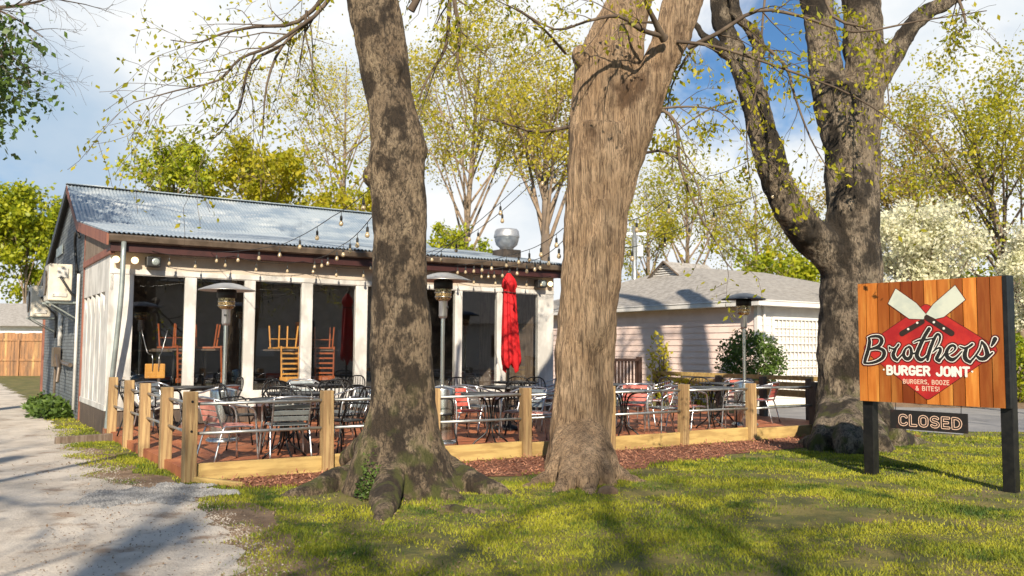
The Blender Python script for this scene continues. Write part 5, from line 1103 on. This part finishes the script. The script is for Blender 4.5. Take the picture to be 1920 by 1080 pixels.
class Field:
    def __init__(s, x0, x1, y0, y1, h): s.x = np.arange(x0, x1 + h, h); s.y = np.arange(y0, y1 + h, h); s.X, s.Y = np.meshgrid(s.x, s.y); s.F = np.full(s.X.shape, 9.0)
    def stroke(s, st):
        P = np.array(st, float)
        for a, b in zip(P[:-1], P[1:]):
            d = b[:2] - a[:2]; l2 = d @ d + 1e-12; t = np.clip(((s.X - a[0]) * d[0] + (s.Y - a[1]) * d[1]) / l2, 0, 1)
            s.F = np.minimum(s.F, np.hypot(s.X - a[0] - t * d[0], s.Y - a[1] - t * d[1]) - (a[2] + (b[2] - a[2]) * t))
        return s
    def poly(s, pts, grow_=0.0, rnd=0.0):
        P = np.array(pts, float); D = np.full(s.X.shape, 9.0); q = np.stack([s.X.ravel(), s.Y.ravel()], 1); ins = inside(q, [tuple(p) for p in P]).reshape(s.X.shape)
        for a, b in zip(P, np.roll(P, -1, 0)):
            d = b - a; t = np.clip(((s.X - a[0]) * d[0] + (s.Y - a[1]) * d[1]) / (d @ d), 0, 1); D = np.minimum(D, np.hypot(s.X - a[0] - t * d[0], s.Y - a[1] - t * d[1]))
        s.F = np.minimum(s.F, np.where(ins, -D, D) - grow_); return s
    def mesh(s, F, y, mb=None):
        """filled region F<0 as a flat sheet at depth y (marching squares)"""
        mb = mb or MB(); I = F < 0; ny, nx = F.shape; full = I[:-1, :-1] & I[1:, :-1] & I[:-1, 1:] & I[1:, 1:]; anyv = I[:-1, :-1] | I[1:, :-1] | I[:-1, 1:] | I[1:, 1:]
        vs = []; fs = {3: [], 4: [], 5: [], 6: []}; n = 0
        # merge runs of full cells
        for j in range(ny - 1):
            i = 0; row = full[j]
            while i < nx - 1:
                if row[i]:
                    k = i
                    while k < nx - 1 and row[k]: k += 1
                    vs += [(s.x[i], s.y[j]), (s.x[k], s.y[j]), (s.x[k], s.y[j + 1]), (s.x[i], s.y[j + 1])]; fs[4].append([n, n + 1, n + 2, n + 3]); n += 4; i = k
                else: i += 1
        for j, i in np.argwhere(anyv & ~full):
            c = [(i, j), (i + 1, j), (i + 1, j + 1), (i, j + 1)]; P = []
            for k in range(4):
                a, b = c[k], c[(k + 1) % 4]; fa, fb = F[a[1], a[0]], F[b[1], b[0]]
                if fa < 0: P.append((s.x[a[0]], s.y[a[1]]))
                if (fa < 0) != (fb < 0):
                    t = fa / (fa - fb); P.append((s.x[a[0]] + (s.x[b[0]] - s.x[a[0]]) * t, s.y[a[1]] + (s.y[b[1]] - s.y[a[1]]) * t))
            if len(P) >= 3: fs[len(P)].append(list(range(n, n + len(P)))); vs += P; n += len(P)
        if n:
            v = np.array(vs); mb.v.append(np.stack([v[:, 0] * kx, np.full(n, y), v[:, 1] + SZ0], 1)); mb.at.append(np.zeros(n))
            for k in fs:
                if fs[k]: mb.f.append(np.array(fs[k]) + mb.n)
            mb.n += n
        return mb
SCRIPT= [[(0.138, 0.766, 0.0151), (0.143, 0.712, 0.0212), (0.122, 0.614, 0.0222), (0.093, 0.527, 0.0222), (0.076, 0.467, 0.0191)], [(0.127, 0.769, 0.0081), (0.175, 0.782, 0.0151), (0.24, 0.785, 0.0181), (0.283, 0.765, 0.0212), (0.293, 0.722, 0.0232), (0.265, 0.674, 0.0201), (0.211, 0.647, 0.0161), (0.15, 0.63, 0.0121)], [(0.15, 0.627, 0.0121), (0.21, 0.639, 0.0151), (0.265, 0.636, 0.0181), (0.308, 0.615, 0.0212), (0.32, 0.578, 0.0232), (0.295, 0.524, 0.0212), (0.224, 0.48, 0.0171), (0.142, 0.46, 0.0141), (0.076, 0.459, 0.0121)], [(0.381, 0.658, 0.0081), (0.383, 0.61, 0.005)], [(0.386, 0.647, 0.0091), (0.436, 0.632, 0.0121), (0.473, 0.658, 0.0131), (0.492, 0.685, 0.0131)], [(0.457, 0.637, 0.0151), (0.427, 0.573, 0.0222), (0.439, 0.526, 0.0232), (0.47, 0.502, 0.0181)], [(0.47, 0.5, 0.0131), (0.507, 0.537, 0.0111), (0.55, 0.59, 0.0101), (0.577, 0.632, 0.0101)], [(0.619, 0.661, 0.0121), (0.577, 0.638, 0.0131), (0.55, 0.58, 0.0181), (0.559, 0.538, 0.0212), (0.595, 0.517, 0.0222), (0.629, 0.544, 0.0201), (0.64, 0.596, 0.0181), (0.631, 0.643, 0.0161), (0.613, 0.661, 0.0131)], [(0.637, 0.586, 0.0121), (0.668, 0.581, 0.0111), (0.704, 0.597, 0.0111)], [(0.846, 0.866, 0.0212), (0.789, 0.773, 0.0212), (0.73, 0.649, 0.0222), (0.701, 0.571, 0.0232), (0.713, 0.529, 0.0242), (0.747, 0.509, 0.0212), (0.788, 0.53, 0.0131), (0.819, 0.567, 0.0091)], [(0.671, 0.711, 0.0071), (0.737, 0.735, 0.0111), (0.818, 0.742, 0.0111), (0.883, 0.755, 0.0081)], [(0.82, 0.51, 0.0151), (0.84, 0.598, 0.0201), (0.882, 0.711, 0.0191), (0.921, 0.788, 0.0161), (0.948, 0.803, 0.0141), (0.965, 0.772, 0.0131), (0.951, 0.711, 0.0101), (0.915, 0.649, 0.0071), (0.879, 0.598, 0.006)], [(0.879, 0.598, 0.006), (0.929, 0.639, 0.0091), (0.959, 0.647, 0.0131), (0.963, 0.614, 0.0181), (0.932, 0.552, 0.0201), (0.922, 0.522, 0.0212), (0.946, 0.501, 0.0191)], [(0.946, 0.503, 0.0151), (0.986, 0.544, 0.0111), (1.026, 0.605, 0.0091)], [(1.059, 0.58, 0.0071), (1.103, 0.611, 0.0081), (1.126, 0.651, 0.0131), (1.1, 0.676, 0.0151), (1.061, 0.656, 0.0171), (1.031, 0.6, 0.0201), (1.039, 0.544, 0.0232), (1.086, 0.515, 0.0222), (1.134, 0.541, 0.0131), (1.193, 0.606, 0.0081)], [(1.176, 0.662, 0.0081), (1.227, 0.644, 0.0131), (1.269, 0.662, 0.0141), (1.303, 0.689, 0.0141)], [(1.241, 0.637, 0.0171), (1.222, 0.572, 0.0232), (1.233, 0.522, 0.0232), (1.274, 0.49, 0.0171)], [(1.274, 0.49, 0.0131), (1.331, 0.558, 0.0111), (1.38, 0.637, 0.0101), (1.4, 0.717, 0.0081)], [(1.403, 0.719, 0.0081), (1.431, 0.672, 0.0181), (1.447, 0.618, 0.0212), (1.453, 0.569, 0.0232), (1.427, 0.534, 0.0222), (1.381, 0.529, 0.0191), (1.352, 0.553, 0.0131)], [(1.445, 0.544, 0.0171), (1.477, 0.569, 0.0121), (1.505, 0.596, 0.0101)], [(1.535, 0.746, 0.0232), (1.518, 0.707, 0.0191), (1.499, 0.672, 0.0101)]]
fs_ = Field(0.0, 1.62, .38, .94, .004)
for st in SCRIPT: fs_.stroke(spl(st))
FD = Field(0.0, 1.62, .02, 1.2, .006).poly([(.814, 1.09), (1.49, .625), (.805, .115), (.13, .635)], .055)
# dark red edge: diamond outline united with the lettering outline
dE = FD.mesh(FD.F - .008, -.0075); dE.build('diamond_edge', M['signdark'], BK)
FD.mesh(FD.F, -.009).build('diamond_emblem', M['signred'], BK)
fs_.mesh(fs_.F - .024, -.0105).build('lettering_edge', M['signdark'], BK); 
fs_.mesh(fs_.F - .009, -.012).build('lettering_outline', M['signwhite'], BK); fs_.mesh(fs_.F, -.0135).build('script_lettering', M['signblack'], BK)
BLD = [(0.473, 1.349), (0.708, 1.167), (0.814, 1.035), (0.788, 0.978), (0.623, 0.988), (0.379, 1.175)]; BRD = [(1.14, 1.352), (1.243, 1.185), (1.009, 0.999), (0.919, 0.979), (0.814, 1.035), (0.899, 1.147)]
for pts, y in ((BLD, -.0105), (BRD, -.0108)):
    f = Field(.34, 1.3, .94, 1.40, .005).poly(pts, .0); f.mesh(f.F - .008, y).build('spatula_edge', M['signdark'], BK); f.mesh(f.F, y - .0012).build('spatula_blade', M['signgrey'], BK)
for st, y in (([(0.772, 0.95, 0.0283), (0.537, 0.815, 0.032)], -.0128), ([(0.825, 0.997, 0.0308), (1.09, 0.813, 0.032)], -.0134)):
    f = Field(.47, 1.16, .76, 1.06, .005).stroke(st); f.mesh(f.F, y).build('spatula_handle', M['signbrown'], BK)
rv_ = MB()
f = Field(.55, 1.1, .82, 1.0, .004)
for x, y in ((0.714, 0.938), (0.609, 0.866), (0.901, 0.941), (1.007, 0.868)): f.stroke([(x, y, .013), (x + .001, y, .013)])
f.mesh(f.F, -.0146).build('rivets', M['signwhite'], BK)
arc = lambda cx, cy, rx, ry, a0, a1, n=9: [(cx + rx * math.cos(R(a)), cy + ry * math.sin(R(a))) for a in np.linspace(a0, a1, n)]
G_ = {'B': (.55, [[(0, 0), (0, 1)], [(0, 1), (.28, 1)] + arc(.28, .76, .2, .24, 90, -90) + [(0, .52)], [(.28, .52)] + arc(.3, .26, .24, .26, 90, -90) + [(0, 0)]]),
      'U': (.55, [[(0, 1), (0, .27)] + arc(.27, .27, .27, .27, 180, 360) + [(.54, 1)]]),
      'R': (.55, [[(0, 0), (0, 1)], [(0, 1), (.28, 1)] + arc(.28, .75, .24, .25, 90, -90) + [(0, .5)], [(.26, .5), (.54, 0)]]),
      'G': (.55, [arc(.27, .73, .27, .27, 20, 180) + arc(.27, .27, .27, .27, 180, 360) + [(.54, .45), (.3, .45)]]),
      'E': (.46, [[(.46, 1), (0, 1), (0, 0), (.46, 0)], [(0, .52), (.38, .52)]]),
      'J': (.5, [[(.48, 1), (.48, .26)] + arc(.24, .26, .24, .26, 0, -170)]),
      'O': (.55, [arc(.27, .72, .27, .28, 0, 180) + arc(.27, .28, .27, .28, 180, 360) + [(.54, .72)]]),
      'I': (.0, [[(0, 0), (0, 1)]]), 'N': (.55, [[(0, 0), (0, 1), (.54, 0), (.54, 1)]]), 'T': (.5, [[(0, 1), (.54, 1)], [(.27, 1), (.27, 0)]]),
      'S': (.52, [arc(.26, .75, .25, .25, 30, 270) + arc(.26, .25, .26, .25, 90, -150)]), 'Z': (.5, [[(0, 1), (.5, 1), (0, 0), (.5, 0)]]),
      'C': (.52, [arc(.27, .7, .27, .3, 25, 180) + arc(.27, .3, .27, .3, 180, 335)]), 'L': (.42, [[(0, 1), (0, 0), (.42, 0)]]), 'D': (.55, [[(0, 0), (0, 1), (.2, 1)] + arc(.2, .5, .35, .5, 90, -90) + [(0, 0)]]),
      ',': (.08, [[(.06, .05), (0, -.15)]]), '!': (.0, [[(0, 1), (0, .38)], [(0, 0), (0.01, .01)]]), '.': (.0, [[(0, .5), (.01, .5)]]),
      '&': (.6, [[(.6, 0), (.15, .7)] + arc(.27, .82, .15, .17, 200, -40) + [(.1, .42)] + arc(.24, .24, .22, .24, 140, 300) + [(.58, .42)]]), ' ': (.25, [])}
def blocktext(txt, x0, x1, y0, y1, hw, y, gap=.3):
    h = y1 - y0; wd = sum(G_[c][0] for c in txt) + gap * (len(txt) - 1); kx_ = (x1 - x0) / wd; f = Field(x0 - .03, x1 + .03, y0 - .03, y1 + .03, max(.0022, hw / 5)); x = x0
    for c in txt:
        for st in G_[c][1]: f.stroke([(x + px * kx_, y0 + py * h, hw) for px, py in st])
        x += (G_[c][0] + gap) * kx_
    return f
f = blocktext('BURGER JOINT', .354, 1.256, .334, .428, .0135, 0, .27); f.mesh(f.F, -.0145).build('block_lettering', M['signwhite'], BK)
f = Field(.29, 1.32, .36, .41, .004)
for x in (.308, 1.293): f.stroke([(x, .386, .011), (x + .001, .386, .011)])
f.mesh(f.F, -.0115).build('dots', M['signwhite'], BK)
f = blocktext('BURGERS, BOOZE', .537, 1.046, .231, .277, .0048, 0, .3); f.mesh(f.F, -.0115).build('small_lettering', M['signcream'], BK)
f = blocktext('& BITES!', .678, .936, .155, .202, .0048, 0, .32); f.mesh(f.F, -.0115).build('small_lettering', M['signcream'], BK)
for x in (.07, SW * kx - .02): MB().bb(x - .065, x + .065, .052, .18, -.05, SZ0 + SH + .01).build('post', M['black'], SG, bevel=.006)
MB().bb(SW * kx + .0, SW * kx + .045, -.008, .052, SZ0, SZ0 + SH).build('edge_trim', M['black'], SG)
# CLOSED sign hanging below
CS = thing('hanging_sign', 'small black CLOSED sign hanging under the shop sign', 'sign', (sl_.x, sl_.y, 0), SG.rotation_euler.z)
M['chalk'] = pm('scratched_black_board', (.012, .010, .010), (.05, .02, .016), 9, rough=.6, lo=.55, hi=.75)
MB().bb(.36 * kx, 1.22 * kx, .01, .03, SZ0 - .305, SZ0 - .085).build('panel', M['chalk'], CS, bevel=.002)
f = blocktext('CLOSED', .475, 1.15, -.255, -.145, .0001, 0, .3); f.F -= .012; f.mesh(np.abs(f.F) - .0042, .007).build('lettering', M['signcream'], CS)
for x in (.42, 1.15): MB().tube([(x * kx, .022, SZ0 - .085), (x * kx, .03, SZ0 + .0)], .004, 5).build('chain', M['black'], CS)
print('sign real width', SW_real, 'objects', len(bpy.data.objects))
